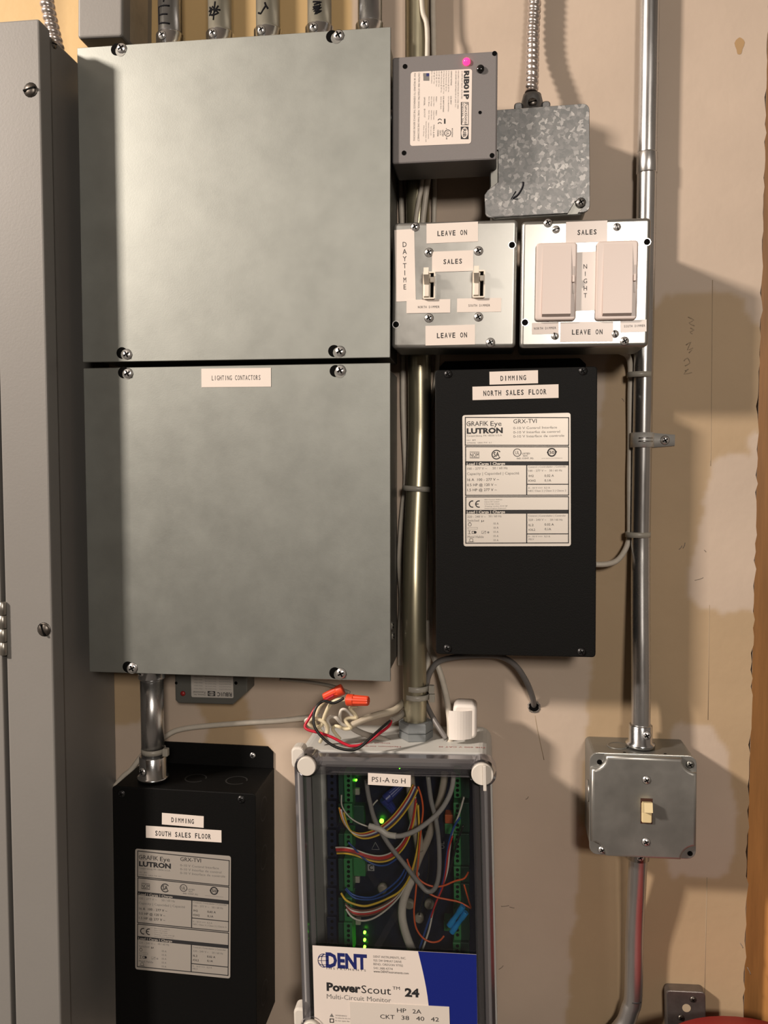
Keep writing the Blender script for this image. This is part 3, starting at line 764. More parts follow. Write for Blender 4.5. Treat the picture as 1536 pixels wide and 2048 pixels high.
plain_label(TA, [(853, 448), (956, 443), (956, 483), (853, 487)], H_, 'LEAVE ON', 875, 934, 466, 9.8, bold=1, lbl='upper white LEAVE ON label')
plain_label(TA, [(864, 503), (946, 501), (947, 542), (864, 544)], H_+.0003, 'SALES', 887, 924, 523, 9.2, bold=1, lbl='white SALES label')
plain_label(TA, [(813, 600), (901, 598), (900, 625), (813, 627)], H_+.0003, 'NORTH DIMMER', 836, 879, 614, 4.6, lbl='white NORTH DIMMER label')
plain_label(TA, [(914, 597), (1003, 596), (1002, 623), (914, 625)], H_, 'SOUTH DIMMER', 937, 980, 611, 4.6, lbl='white SOUTH DIMMER label')
plain_label(TA, [(851, 652), (950, 649), (950, 689), (851, 691)], H_, 'LEAVE ON', 874, 934, 670.5, 9.8, bold=1, lbl='lower white LEAVE ON label')
toggle(TA, 858.5, 572, 0); toggle(TA, 957.5, 569, 0)

TB = steel_box('switch_box', [(1042, 443), (1301, 433), (1299, 697), (1040, 692)], .083, .030, 'shiny steel switch box with a vertical NIGHT label and two large paddle dimmers', boxsteel, BG)
for x, y, k in ((1096, 446, 'cross'), (1112, 459, 'slot'), (1234, 454, 'slotv'), (1110, 672, 'slotv'), (1230, 668, 'slotv'), (1249, 682, 'cross')): screw(TB, x, y, 8.6 if k == 'cross' else 7.6, k)
hole(TB, 1294, 484, 6, ring=chrome); hole(TB, 1050, 645, 6, ring=chrome)
H_ = TB.h+.0001
plain_label(TB, [(1132, 444), (1215, 441), (1214, 483), (1132, 486)], H_, 'SALES', 1155, 1193, 464.5, 9.5, mt=tapep, bold=1, lbl='glossy SALES label')
L = Sticker(TB, [(1149, 505), (1193, 503), (1193, 620), (1149, 622)], H_, tapep, label='vertical glossy NIGHT label'); L.vert('NIGHT', 1170.5, 533, 591, 9); L.done()
plain_label(TB, [(1121, 645), (1227, 643), (1225, 682), (1121, 684)], H_, 'LEAVE ON', 1144, 1205, 664, 9.5, mt=tapep, bold=1, lbl='glossy LEAVE ON label')
plain_label(TB, [(1064, 646), (1117, 644), (1117, 667), (1064, 669)], H_, 'NORTH DIMMER', 1068, 1112, 656.5, 4.6, mt=tapep, lbl='faint NORTH DIMMER label')
plain_label(TB, [(1241, 641), (1293, 639), (1293, 663), (1241, 665)], H_, 'SOUTH DIMMER', 1248, 1290, 652, 4.6, mt=tapep, lbl='faint washed-out SOUTH DIMMER label')
def paddle(T, quad):
    h = T.h; x0, y0, x1, y1 = quad; s = (D-h)/FPX
    root = bpy.data.objects.new('paddle_dimmer', None); C.objects.link(root); root.parent = T.root
    u, v = T.q((x0+x1)/2, (y0+y1)/2); root.location = (u, -h, v); w_, h_ = (x1-x0)*s, (y1-y0)*s
    b = MB(); b.prism(rr(w_, h_, .003, 4), 0, .0045, .0015, 3); b.build('frame', switchpl, root)
    b = MB()   # paddle: tilted, thicker at the bottom
    x_0, x_1 = -w_*.34, w_*.36; zt, zb = h_*.46, -h_*.455
    b.add([(x_0, -.0045, zt), (x_1, -.0045, zt), (x_1, -.0078, zb+.002), (x_0, -.0078, zb+.002), (x_0, -.0045, zb), (x_1, -.0045, zb)],
          [[0, 3, 2, 1], [3, 4, 5, 2], [0, 4, 3], [1, 2, 5]]); b.build('paddle', switchpl, root)
    b = MB(); b.box(w_*.405, w_*.445, .0045, .0049, -h_*.16, h_*.19); b.build('slider_track', mat('shadow groove', (.5, .44, .41), .4), root)
    b = MB(); b.box(w_*.395, w_*.455, .0047, .0068, -h_*.02, h_*.07, .0005); b.build('slider', switchpl, root)
paddle(TB, (1073, 491, 1150, 639)); paddle(TB, (1194, 488, 1271, 637))

# ------------------------------------------------------------------ black control boxes
LUT = {}
def interface_label(T, quad, h, lbl):
    fr = [(32, 72), (1474, 35), (1482, 1820), (48, 1818)]
    L = Sticker(T, quad, h, mat('cool label paper', (.74, .69, .63), .50, .75), r=.0022, frame=fr, label=lbl)
    L.mats = [ink, MATS['cool label paper'], inkg, inkb, blue]
    t = L.text; F = L.frame_rect
    F(66, 95, 1456, 475, 12); F(70, 482, 1456, 1140, 12); F(72, 1150, 1456, 1782, 12)
    L.rect(74, 682, 1450, 736); L.rect(76, 1330, 1450, 1382)
    L.rect(890, 730, 904, 1128); L.rect(890, 1380, 904, 1775); L.rect(900, 982, 1450, 994); L.rect(900, 1648, 1450, 1660)
    t('GRAFIK', 88, 382, 182, 62, 0); t('Eye', 412, 560, 180, 62, 0); L.rect(110, 180, 150, 188); t('LUTRON', 92, 576, 276, 66, 2)
    t('Coopersburg, PA 18036 U.S.A.', 92, 570, 340, 22, 0, False, 2); t('1A1  BM', 94, 210, 402, 18, 0, False, 2); t('0794342  GRX-TVI  6.1', 94, 425, 436, 18, 0, False, 2)
    t('GRX-TVI', 718, 1028, 148, 54, 0)
    t('0-10 V Control Interface', 718, 1296, 234, 32, 0, False, 2); t('0-10 V Interfaz de control', 718, 1334, 290, 32, 0, False, 2); t('0-10 V Interface de controle', 718, 1392, 344, 32, 0, False, 2)
    L.rect(132, 556, 262, 562); L.rect(132, 632, 262, 640); t('NOM', 136, 258, 598, 54, 0)
    L.ring(492, 593, 66, 14, 0, 35, 325); t('SA', 452, 532, 590, 62, 1)
    L.ring(770, 566, 55, 9); t('UL', 742, 798, 566, 44, 0); t('LISTED', 834, 940, 578, 20, 1, False, 2); t('363C', 845, 912, 608, 18, 1, False, 2); t('IND. CONT. EQ.', 765, 990, 642, 20, 1, False, 2)
    L.ring(1228, 562, 60, 18); t('50', 1196, 1262, 562, 40, 1); t('www.lutron.com/50/station', 1092, 1366, 640, 10, 0, False, 2)
    L.poly([(1162, 562), (1178, 545), (1178, 579)]); L.poly([(1298, 555), (1282, 540), (1282, 574)])
    for y in (714, 1358): t('Load | Carga | Charge', 92, 608, y, 34, 1, False, 1, lift=.0001)
    t('100 - 277 V ~', 96, 366, 778, 30, 0, False, 2); t('50 / 60 Hz', 440, 642, 772, 30, 0, False, 2)
    t('Capacity | Capacidad | Capacité', 94, 795, 843, 34, 0, False, 2); t('16 A  100 - 277 V ~', 98, 525, 925, 34, 0); t('0.5 HP @ 120 V ~', 96, 496, 995, 34, 0); t('1.5 HP @ 277 V ~', 98, 496, 1062, 34, 0)
    t('Control | Controlador | Controler', 920, 1420, 754, 22, 0, False, 2); t('100 - 277 V ~', 920, 1155, 806, 26, 0, False, 2); t('50 / 60 Hz', 1198, 1364, 803, 26, 0, False, 2)
    t('IH2', 924, 988, 876, 28, 0); t('0,02 A', 1132, 1256, 873, 30, 0); t('IOH2', 920, 1016, 940, 28, 0); t('0,1A', 1134, 1220, 937, 30, 0)
    t('0 - 10 V ===  0,3 A', 918, 1205, 1036, 22, 0, False, 2); t('NEC® Class 2 | Clase 2 | Classe 2'.replace('®', ''), 918, 1418, 1074, 22, 0, False, 2)
    L.ring(168, 1252, 50, 15, 0, 75, 285); L.ring(255, 1252, 50, 15, 0, 75, 285); L.rect(212, 1246, 252, 1258)
    for k, s_ in enumerate(['EEA Contact Address', 'Lutron EA Limited', '6 Sovereign Close', 'Wapping, London, E1W 3JF', 'United Kingdom (Importer)']): t(s_, 332, [570, 528, 535, 640, 620][k], 1192+29*k, 14, 0, False, 2)
    t('220 - 240 V ~', 100, 348, 1420, 28, 0, False, 2); t('50 / 60 Hz', 388, 560, 1414, 28, 0, False, 2); t('Switched', 102, 258, 1472, 30, 0, False, 2); t('µ', 290, 322, 1472, 30, 0)
    for k in range(5): t('10 A', 452, 520, 1513+56*k, 28, 0, False, 2)
    L.ring(132, 1525, 24, 5); L.rect(118, 1497, 146, 1501); F(106, 1562, 238, 1588, 3, 2)
    L.rect(106, 1608, 146, 1612); L.rect(106, 1648, 146, 1652); L.rect(124, 1608, 130, 1652); L.frame_rect(160, 1612, 200, 1648, 6); L.disc(206, 1630, 18)
    F(292, 1612, 350, 1648, 3, 2); L.disc(382, 1632, 14, 2); L.poly([(296, 1646), (348, 1612), (352, 1616), (300, 1650)], 2)
    t('Metal Halide', 102, 320, 1690, 32, 0, False, 2); L.ring(152, 1735, 26, 5); L.rect(106, 1756, 190, 1761)
    t('Control | Controlador | Controler', 920, 1416, 1410, 22, 0, False, 2); t('220 - 240 V ~', 920, 1155, 1464, 26, 0, False, 2); t('50 / 60 Hz', 1208, 1372, 1464, 26, 0, False, 2)
    t('IL2', 924, 988, 1535, 28, 0); t('0.02 A', 1134, 1256, 1528, 30, 0); t('IOL2', 924, 1010, 1598, 28, 0); t('0,1A', 1136, 1220, 1590, 30, 0)
    t('0 - 10 V ===  0,3 A', 918, 1208, 1688, 22, 0, False, 2); t('PELV', 922, 995, 1726, 22, 0, False, 2)
    L.done()
def black_box(quad, h, label, flange_px, scr):
    T = Thing('dimmer_interface_box', quad, h, label, 'control box', 'black dimming boxes'); W, H = T.W, T.H
    b = MB(); b.box(-W/2+.001, W/2-.001, .0, h-.002, -H/2+.001, H/2-.001, .0008); b.build('body', blackp, T.root)
    b = MB(); b.prism(rr(W, H, .003, 3), h-.002, h, .0008, 2); b.build('cover', blackp, T.root)
    fx0, fx1, fy = flange_px; zt = T.q(fx1, fy, .002)[1]; u0 = T.q(fx0, fy, .002)[0]; u1 = T.q(fx1, fy, .002)[0]
    b = MB(); c_ = .006
    b.prism([(u0, H/2-.001), (u1, H/2-.001), (u1, zt-c_), (u1-c_, zt), (u0+c_, zt), (u0, zt-c_)], .0, .0022, .0003, 1); fl = b.build('mounting_flange', blackp, T.root)
    for x, y in scr: screw(T, x, y, 8.5, 'cross', darkscrew)
    return T, fl
TN, fN = black_box([(871, 741), (1193, 732), (1193, 1316), (871, 1307)], .074, 'black dimming box with a NORTH SALES FLOOR label on the cover', (878, 1172, 716),
                   ((896, 748), (1166, 742), (895, 1297), (1163, 1304)))
TN.root['label'] = 'black steel dimming box labelled NORTH SALES FLOOR, under the switch boxes'
plain_label(TN, [(979, 744), (1076, 740), (1076, 766), (979, 770)], .0741, 'DIMMING', 1001, 1052, 756, 9.5, bold=1, lbl='white DIMMING label')
plain_label(TN, [(945, 774), (1117, 768), (1117, 795), (945, 801)], .0741, 'NORTH SALES FLOOR', 967, 1093, 785, 10, bold=1, lbl='white NORTH SALES FLOOR label')
interface_label(TN, [(924.8, 830.8), (1140.7, 825.2), (1142, 1092.5), (927, 1092.2)], .0741, 'large white technical label')
TS, fS = black_box([(224, 1572), (511, 1588), (514, 2102), (232, 2074)], .074, '', (318, 546, 1494), ((482, 1599), (243, 1588)))
TS.root['label'] = 'black steel dimming box labelled SOUTH SALES FLOOR, at the bottom left'
plain_label(TS, [(324, 1626), (408, 1632), (407, 1655), (324, 1649)], .0741, 'DIMMING', 343, 388, 1641, 9, bold=1, lbl='white DIMMING label')
plain_label(TS, [(292, 1652), (443, 1660), (443, 1684), (292, 1676)], .0741, 'SOUTH SALES FLOOR', 311, 422, 1669.5, 9.5, bold=1, lbl='white SOUTH SALES FLOOR label')
interface_label(TS, [(271, 1698), (461.5, 1711), (461, 1958), (270.5, 1937)], .0741, 'large white technical label')
screw(TS, 505, 1511, 6.5, 'cross', chrome, .0022, parent=None)
def knockouts():
    W, H = TS.W, TS.H
    for y, hh in ((1618, .042), (1715, .042), (1985, .042)):
        c = TS.v(537, y, hh); b = MB()
        for k in range(2): pass
        n = 24; vs = []; fs = []
        for i in range(n+1):
            a = 2*PI*i/n*.9+.2
            for r in (.0125, .0110): vs.append((W/2-.001+.00015, -hh+r*math.cos(a), c.z+r*math.sin(a)))
            if i < n: fs.append([2*i, 2*i+1, 2*i+3, 2*i+2])
        b.add(vs, fs); b.build('knockout', mat('knockout groove', (.004, .004, .004), .6), TS.root)
    for px in (388, 470):
        c = TS.v(px, 1553, .045); b = MB(); n = 24; vs = []; fs = []
        for i in range(n+1):
            a = 2*PI*i/n*.9
            for r in (.0115, .0100): vs.append((c.x+r*math.cos(a), -.040+r*math.sin(a), H/2-.0008))
            if i < n: fs.append([2*i, 2*i+1, 2*i+3, 2*i+2])
        b.add(vs, fs); b.build('knockout', mat('knockout rim', (.03, .03, .03), .4), TS.root)
knockouts()

# ------------------------------------------------------------------ short conduit between the lower big box and the south black box
def short_conduit():
    ah = .050; R = .0117; c = P(307, 1450, ah)
    zt = (T2.M@Vector(((T2.I@c).x, 0, -T2.H/2+.004))).z; zb = (TS.M@Vector(((TS.I@c).x, 0, TS.H/2))).z
    zb += .0; c = Vector((P(305, 1450, ah).x, 0, 0))
    root = bpy.data.objects.new('conduit', None); C.objects.link(root); root.location = (c.x, -ah, zb)
    tag(root, 'short conduit between the lower galvanized box and the black box at bottom left', 'conduit')
    L = zt-zb
    b = MB(); b.lathe([(.014, R), (L-.010, R)], (0, 0, 0), (0, 0, 1), 28); b.build('tube', emt, root)
    b = MB(); b.lathe([(.0005, R+.0042), (.0035, R+.0042), (.004, R+.0022), (.024, R+.0022), (.025, R+.0014)], (0, 0, 0), (0, 0, 1), 28); c1 = b.build('connector', castm, root)
    b = MB(); b.lathe([(L-.018, R+.0014), (L-.017, R+.0022), (L-.004, R+.0022), (L-.0035, R+.0042), (L-.0005, R+.0042)], (0, 0, 0), (0, 0, 1), 28); c2 = b.build('connector', castm, root)
    for cn, z in ((c1, .012), (c2, L-.009)):
        o = bpy.data.objects.new('set_screw', screw_mesh(.0045, 'cross', chrome)); C.objects.link(o); o.parent = cn; o.location = (-.006, -R-.0012, z); o.rotation_euler = (0, 0, -.4)
short_conduit()

# ------------------------------------------------------------------ small relay under the lower box
def small_relay():
    h = .026
    T = Thing('relay_box', [(349, 1290), (495, 1290), (493, 1408), (350, 1408)], h, 'small dull grey relay box hanging below the galvanized box, label upside down', 'relay')
    W, H = T.W, T.H
    out = [(-W/2, -H/2+.003), (-W/2+.003, -H/2), (W/2-.016, -H/2), (W/2, -H/2+.014), (W/2, H/2), (-W/2, H/2)]
    b = MB(); b.prism(out, 0, h, .0012, 2); b.build('housing', relayd, T.root)
    hole(T, 352+.5, 1366, 3); hole(T, 472, 1366, 3.5)
    u, v = T.q(366, 1387); b = MB(); b.lathe([(0, .0028), (.001, .0026), (.0016, .001), (.0018, .0001)], (u, -h, v), (0, -1, 0), 14)
    b.build('indicator_light', mat('unlit red lens', (.30, .02, .02), .3), T.root)['label'] = 'unlit dark red indicator lens'
    L = Sticker(T, [(382, 1300), (466, 1300), (466, 1395), (382, 1395)], h, mat('dull label paper', (.50, .47, .43), .5), r=.0014, label='white label printed upside down')
    L.mats[1] = MATS['dull label paper']
    L.text('RIBU1C', 463, 434, 1388, 7.5, 1); L.rect(415, 1382, 430, 1392); L.disc(422.5, 1387, 6, 1, .00006, .65); L.t += .0001; L.text('RIB', 428, 417, 1387, 4, 1); L.t -= .0001
    L.text('Functional', 410, 386, 1385, 4, 0); L.text('Devices, Inc.', 410, 386, 1390, 3, 0)
    for k in range(7):
        L.text('10 Amp Resistive @ 120 Vac', 462, 438, 1378-5*k, 2.2, 0, False, 2); L.text('Power Control, relay', 432, 410, 1378-5*k, 2.2, 0, False, 2); L.text('White Yellow', 405, 388, 1378-6*k, 2.4, 0, False, 2)
    L.done()
small_relay()

# ------------------------------------------------------------------ generic pipes, cables, wires
def line_thing(name, pts, r, mt, label, cat, group=None, n=10, sub=6, parts=None, flat=1.0):
    b = MB(); pts = [Vector(p) for p in pts]; b.tube(pts, r, n, sub=sub, flat=flat); o0 = pts[0]
    b.v = [(x-o0.x, y-o0.y, z-o0.z) for x, y, z in b.v]
    o = b.build(name, mt, None, o0); tag(o, label, cat, group); return o
def pp(*a, dh=0): return [P(x, y, h+dh) for x, y, h in a]

# brassy conduit running down behind the relay and the DAYTIME box into the clear-lidded enclosure
xa = P(833, 0, .0135).x
def straight_px(x, y, h): return Vector((P(x, y, h).x, -h, P(x, y, h).z))
BR = [Vector((P(834, 50, .0135).x, -.0135, 2.4)), Vector((P(834, 50, .0135).x, -.0135, 1.9)), Vector((P(839, 760, .0135).x, -.0135, P(839, 760, .0135).z)),
      straight_px(838, 900, .0150), straight_px(831, 1080, .028), straight_px(829, 1180, .037), straight_px(829, 1300, .041), straight_px(830, 1450, .041)]
def brass():
    root = bpy.data.objects.new('conduit', None); C.objects.link(root); root.location = BR[-1]
    tag(root, 'long brassy conduit running down between the galvanized and black boxes into the hex hub', 'conduit')
    b = MB(); b.tube([p-BR[-1] for p in BR], .0117, 28, sub=8); b.build('tube', emt_b, root)
    return root
BRS = brass()

# right conduit
def right_conduit():
    R = .0092; h = .0115
    x = (P(1297, 100, h).x+P(1282, 1000, h).x+P(1280, 1250, h).x)/3
    zt = 2.5; root = bpy.data.objects.new('conduit', None); C.objects.link(root)
    top = P(1283, 1490, .028)
    pts = [Vector((x, -h, zt)), Vector((x, -h, 1.9)), Vector((x, -h, P(1282, 600, h).z)), Vector((x, -h, P(1282, 1020, h).z)), Vector((x, -h-.0022, P(1282, 1130, h).z)), Vector((x, -.0175, P(1282, 1215, .016).z)), Vector((x, -.0225, P(1282, 1295, .02).z)), Vector((x, -.0265, P(1282, 1375, .024).z)), Vector((x, -.028, P(1282, 1435, .028).z)), Vector((x, -.028, top.z))]
    root.location = pts[-1]; tag(root, 'long bright conduit running up the wall from the single-switch box', 'conduit')
    b = MB(); b.tube([p-pts[-1] for p in pts], R, 28, sub=6); b.build('tube', emt, root)
    z = P(1297, 327, h).z; b = MB(); b.lathe([(-.010, R+.0002), (-.009, R+.0007), (.009, R+.0007), (.010, R+.0002)], (0, 0, z-top.z), (0, 0, 1), 28)
    o = b.build('coupling', emt, root); o.location = (0, -h+.028, 0)
    b = MB(); b.lathe([(.0, R+.0048), (.0035, R+.0048), (.005, R+.0022), (.021, R+.0020), (.022, R+.001)], (0, 0, -.001), (0, 0, 1), 24); cn = b.build('connector', castm, root)
    o = bpy.data.objects.new('set_screw', screw_mesh(.0044, 'cross', chrome)); C.objects.link(o); o.parent = cn; o.location = (.004, -R-.0012, .013)
    return x, top.z
RX, RZ = right_conduit()

# one-hole strap
def strap():
    h = .0115; R = .0094; z0 = P(1283, 880, h).z; t = .0009; hw = .0072
    root = bpy.data.objects.new('conduit_strap', None); C.objects.link(root); root.location = (RX, 0, z0)
    tag(root, 'one-hole steel strap holding the right-hand conduit, with its screw', 'strap')
    b = MB(); prof = [(-R-.0045, 0.0004), (-R-.0015, .0006)]
    for k in range(13):
        a = PI-PI*k/12; prof.append((math.cos(a)*(R+.0012), h+math.sin(a)*(R+.0012)) if 1 else 0)
    prof = [(-R-.0012, h*.2)]+prof[2:]+[(R+.0012, .0022), (R+.003, .0012), (R+.0235, .0012)]
    vs = []; fs = []
    for i, (u, o_) in enumerate(prof):
        ww = hw*(1 if i < len(prof)-1 else .75)
        for z in (-ww, ww):
            vs.append((u, -o_, z))
    for i in range(len(prof)-1): fs.append([2*i, 2*i+2, 2*i+3, 2*i+1])
    b.add(vs, fs, smooth=True); o = b.build('band', mat('strap steel', (.62, .62, .60), .35, .4), root)
    m_ = o.modifiers.new('thickness', 'SOLIDIFY'); m_.thickness = t; m_.offset = 0
    b = MB()
    for k in (-1, 1):
        b.tube([(math.cos(a)*(R+.0018), -h-math.sin(a)*(R+.0018), k*.0016) for a in [PI*.25+PI*.4*i/6 for i in range(7)]], .0007, 6, sub=1)
    b.build('rib', castm, root)
    o = bpy.data.objects.new('screw', screw_mesh(.0046, 'cross', chrome)); C.objects.link(o); o.parent = root; o.location = (P(1330, 880, .002).x-RX, -.0017, 0)
strap()

# ------------------------------------------------------------------ single switch box bottom right
def single_switch():
    h = .058
    T = Thing('switch_box', [(1181, 1508), (1395, 1517), (1397, 1726), (1180, 1713)], h, 'square steel box with one ivory toggle switch, at the bottom right', 'switch', BG)
    W, H = T.W, T.H
    bd = MB(); bd.prism(rr(W-.003, H-.003, .004, 3), .0, h-.008, 0, 1); bd.build('body', sheet_d, T.root)
    b = MB(); b.prism(rr(W, H, .008, 5), h-.0078, h-.0058, .0006, 2); b.build('cover', boxsteel2, T.root)
    # raised face with scooped corners
    n = 6; a_ = .0135; out = []
    w2, h2 = W/2-.0012, H/2-.0012
    for (sx, sy, a0) in ((1, -1, 180), (1, 1, 270), (-1, 1, 0), (-1, -1, 90)):
        cx, cy = sx*(w2), sy*(h2); rad = a_
        arc = []
        for k in range(n+1):
            a = math.radians(a0-90*k/n)
            arc.append((cx+rad*math.cos(a), cy+rad*math.sin(a)))
        out += arc
    b = MB(); b.prism(out, h-.0060, h, .0028, 4, smooth=True); b.build('raised_face', boxsteel2, T.root)
    hole(T, 1199, 1524, 5, h-.0057); hole(T, 1380, 1707, 5, h-.0057)
    screw(T, 1380, 1529, 8, 'cross', sheet_d, h-.0058); screw(T, 1204, 1700, 8, 'cross', chrome, h-.0058)
    screw(T, 1293, 1560, 8.5, 'cross', chrome); screw(T, 1292, 1684, 8.5, 'cross', chrome)
    u, v = T.q(1293, 1622); s = (D-h)/FPX
    b = MB(); b.box(u-11.5*s, u+11.5*s, h-.001, h+.0002, v-25.5*s, v+25.5*s); b.build('switch_opening', mat('dark brown slot', (.05, .015, .008), .6), T.root)
    b = MB(); b.box(u-10*s, u+9.5*s, h-.001, h+.003, v-22*s, v+18*s, .0012); sw = b.build('toggle_base', ivory, T.root)
    b = MB(); a = [(u-9*s, -h-.001, v+0*s), (u+8.5*s, -h-.001, v+0*s), (u+8.5*s, -h-.001, v+20*s), (u-9*s, -h-.001, v+20*s)]
    c = [(u-8*s, -h-.011, v+6*s), (u+8*s, -h-.011, v+6*s), (u+8*s, -h-.009, v+24*s), (u-8*s, -h-.009, v+24*s)]
    b.loops([a, c], 0, True, True); b.build('toggle_lever', ivory, T.root)
    # knockouts: top left plug and left side disc
    b = MB(); b.lathe([(0, .0105), (.0006, .0105), (.001, .009), (.0004, .0085)], (-W/2+.030, -.026, H/2-.0016), (0, 0, 1), 20); b.build('knockout', sheet_d, T.root)
    b = MB(); b.lathe([(0, .0105), (.0015, .0105)], (-W/2+.0016, -.030, .004), (-1, 0, 0), 22); b.build('knockout', boxsteel2, T.root)
    for du in (-.016, .022):
        b = MB(); b.lathe([(0, .0014), (.0002, .0014)], (du, -.045, H/2-.0015), (0, 0, 1), 10); b.build('screw_hole', blackm, T.root)
    return T
TC = single_switch()
def lower_conduit():
    R = .0090; c = P(1284, 1728, .028); zt = (TC.M@Vector((0, 0, -TC.H/2+.0015))).z-.0006
    root = bpy.data.objects.new('conduit', None); C.objects.link(root); x = RX; root.location = (x, -.028, zt)
    tag(root, 'conduit leaving the bottom of the single-switch box and bending left', 'conduit')
    b = MB(); pts = [(0, 0, -.004), (0, .006, -.05), (-.0005, .012, -.10), (-.001, .013, -.125), (-.006, .013, -.150), (-.016, .013, -.170), (-.035, .013, -.195), (-.07, .013, -.22)]
    pts = [(0, 0, -.004), (0, .006, -.05), (0, .013, -.10), (0, .014, P(1280, 1990, .014).z-zt), (-.003, .014, P(1280, 2020, .014).z-zt), (-.010, .014, P(1280, 2055, .014).z-zt), (-.030, .014, P(1280, 2095, .014).z-zt), (-.07, .014, P(1280, 2130, .014).z-zt)]
    b.tube(pts, R, 26, sub=6); b.build('tube', emt, root)
    b = MB(); b.lathe([(0, R+.0035), (-.003, R+.0035), (-.0035, R+.0018), (-.014, R+.0016)], (0, 0, 0), (0, 0, 1), 24); cn = b.build('connector', castm, root)
    o = bpy.data.objects.new('set_screw', screw_mesh(.004, 'cross', chrome)); C.objects.link(o); o.parent = cn; o.location = (.0, -R-.0016, -.008)
    b = MB(); z = P(1283, 2004, .02).z-zt; b.tube([(math.sin(a)*(R+.0001), .014-math.cos(a)*(R+.0001), z) for a in [-.3+.15*i for i in range(8)]], .0006, 5, sub=1); b.build('marker_line', ink, root)
lower_conduit()

# bare plate at the bottom right
def plate():
    h = .012
    T = Thing('metal_bracket', [(1333, 1981), (1412, 1984), (1412, 2090), (1333, 2088)], h, 'small dark steel plate with two screws at the bottom right', 'bracket')
    W, H = T.W, T.H
    b = MB(); b.prism(rr(W, H, .004, 3), 0, h, .001, 2); b.build('plate', mat('dark worn steel', (.22, .20, .19), .38, .8, var=.2, vscale=60), T.root)
    screw(T, 1386, 1999, 6.5, 'cross', oldscrew); screw(T, 1362, 2036, 6.5, 'cross', oldscrew)
    u, v = T.q(1373, 2016); b = MB(); b.prism(circ(u, v, .0042, 16), h-.001, h+.0002); b.build('hole', mat('wall seen through hole', (.45, .36, .25), .7), T.root)
plate()
def drum():
    c = P(1545, 2100, .16); zt = P(1536, 2034, .025).z
    root = bpy.data.objects.new('drum', None); C.objects.link(root)
    tag(root, 'red round-topped object in the bottom right corner', 'drum')
    R = .105; x = P(1545, 2040, .13).x; root.location = (x, -.13, 0); z = zt-.004
    b = MB(); b.lathe([(z-.03, R*.98), (z, R*1.0), (z+.004, R*.97), (z+.012, R*.6), (z+.015, .001)], (0, 0, 0), (0, 0, 1), 48); b.build('lid', redm, root)
    b = MB(); b.lathe([(0, R*.80), (z-.031, R*.92)], (0, 0, 0), (0, 0, 1), 48); b.build('body', blackp, root)  # unseen lower body, made up dark and narrow to cut red bounce
drum()

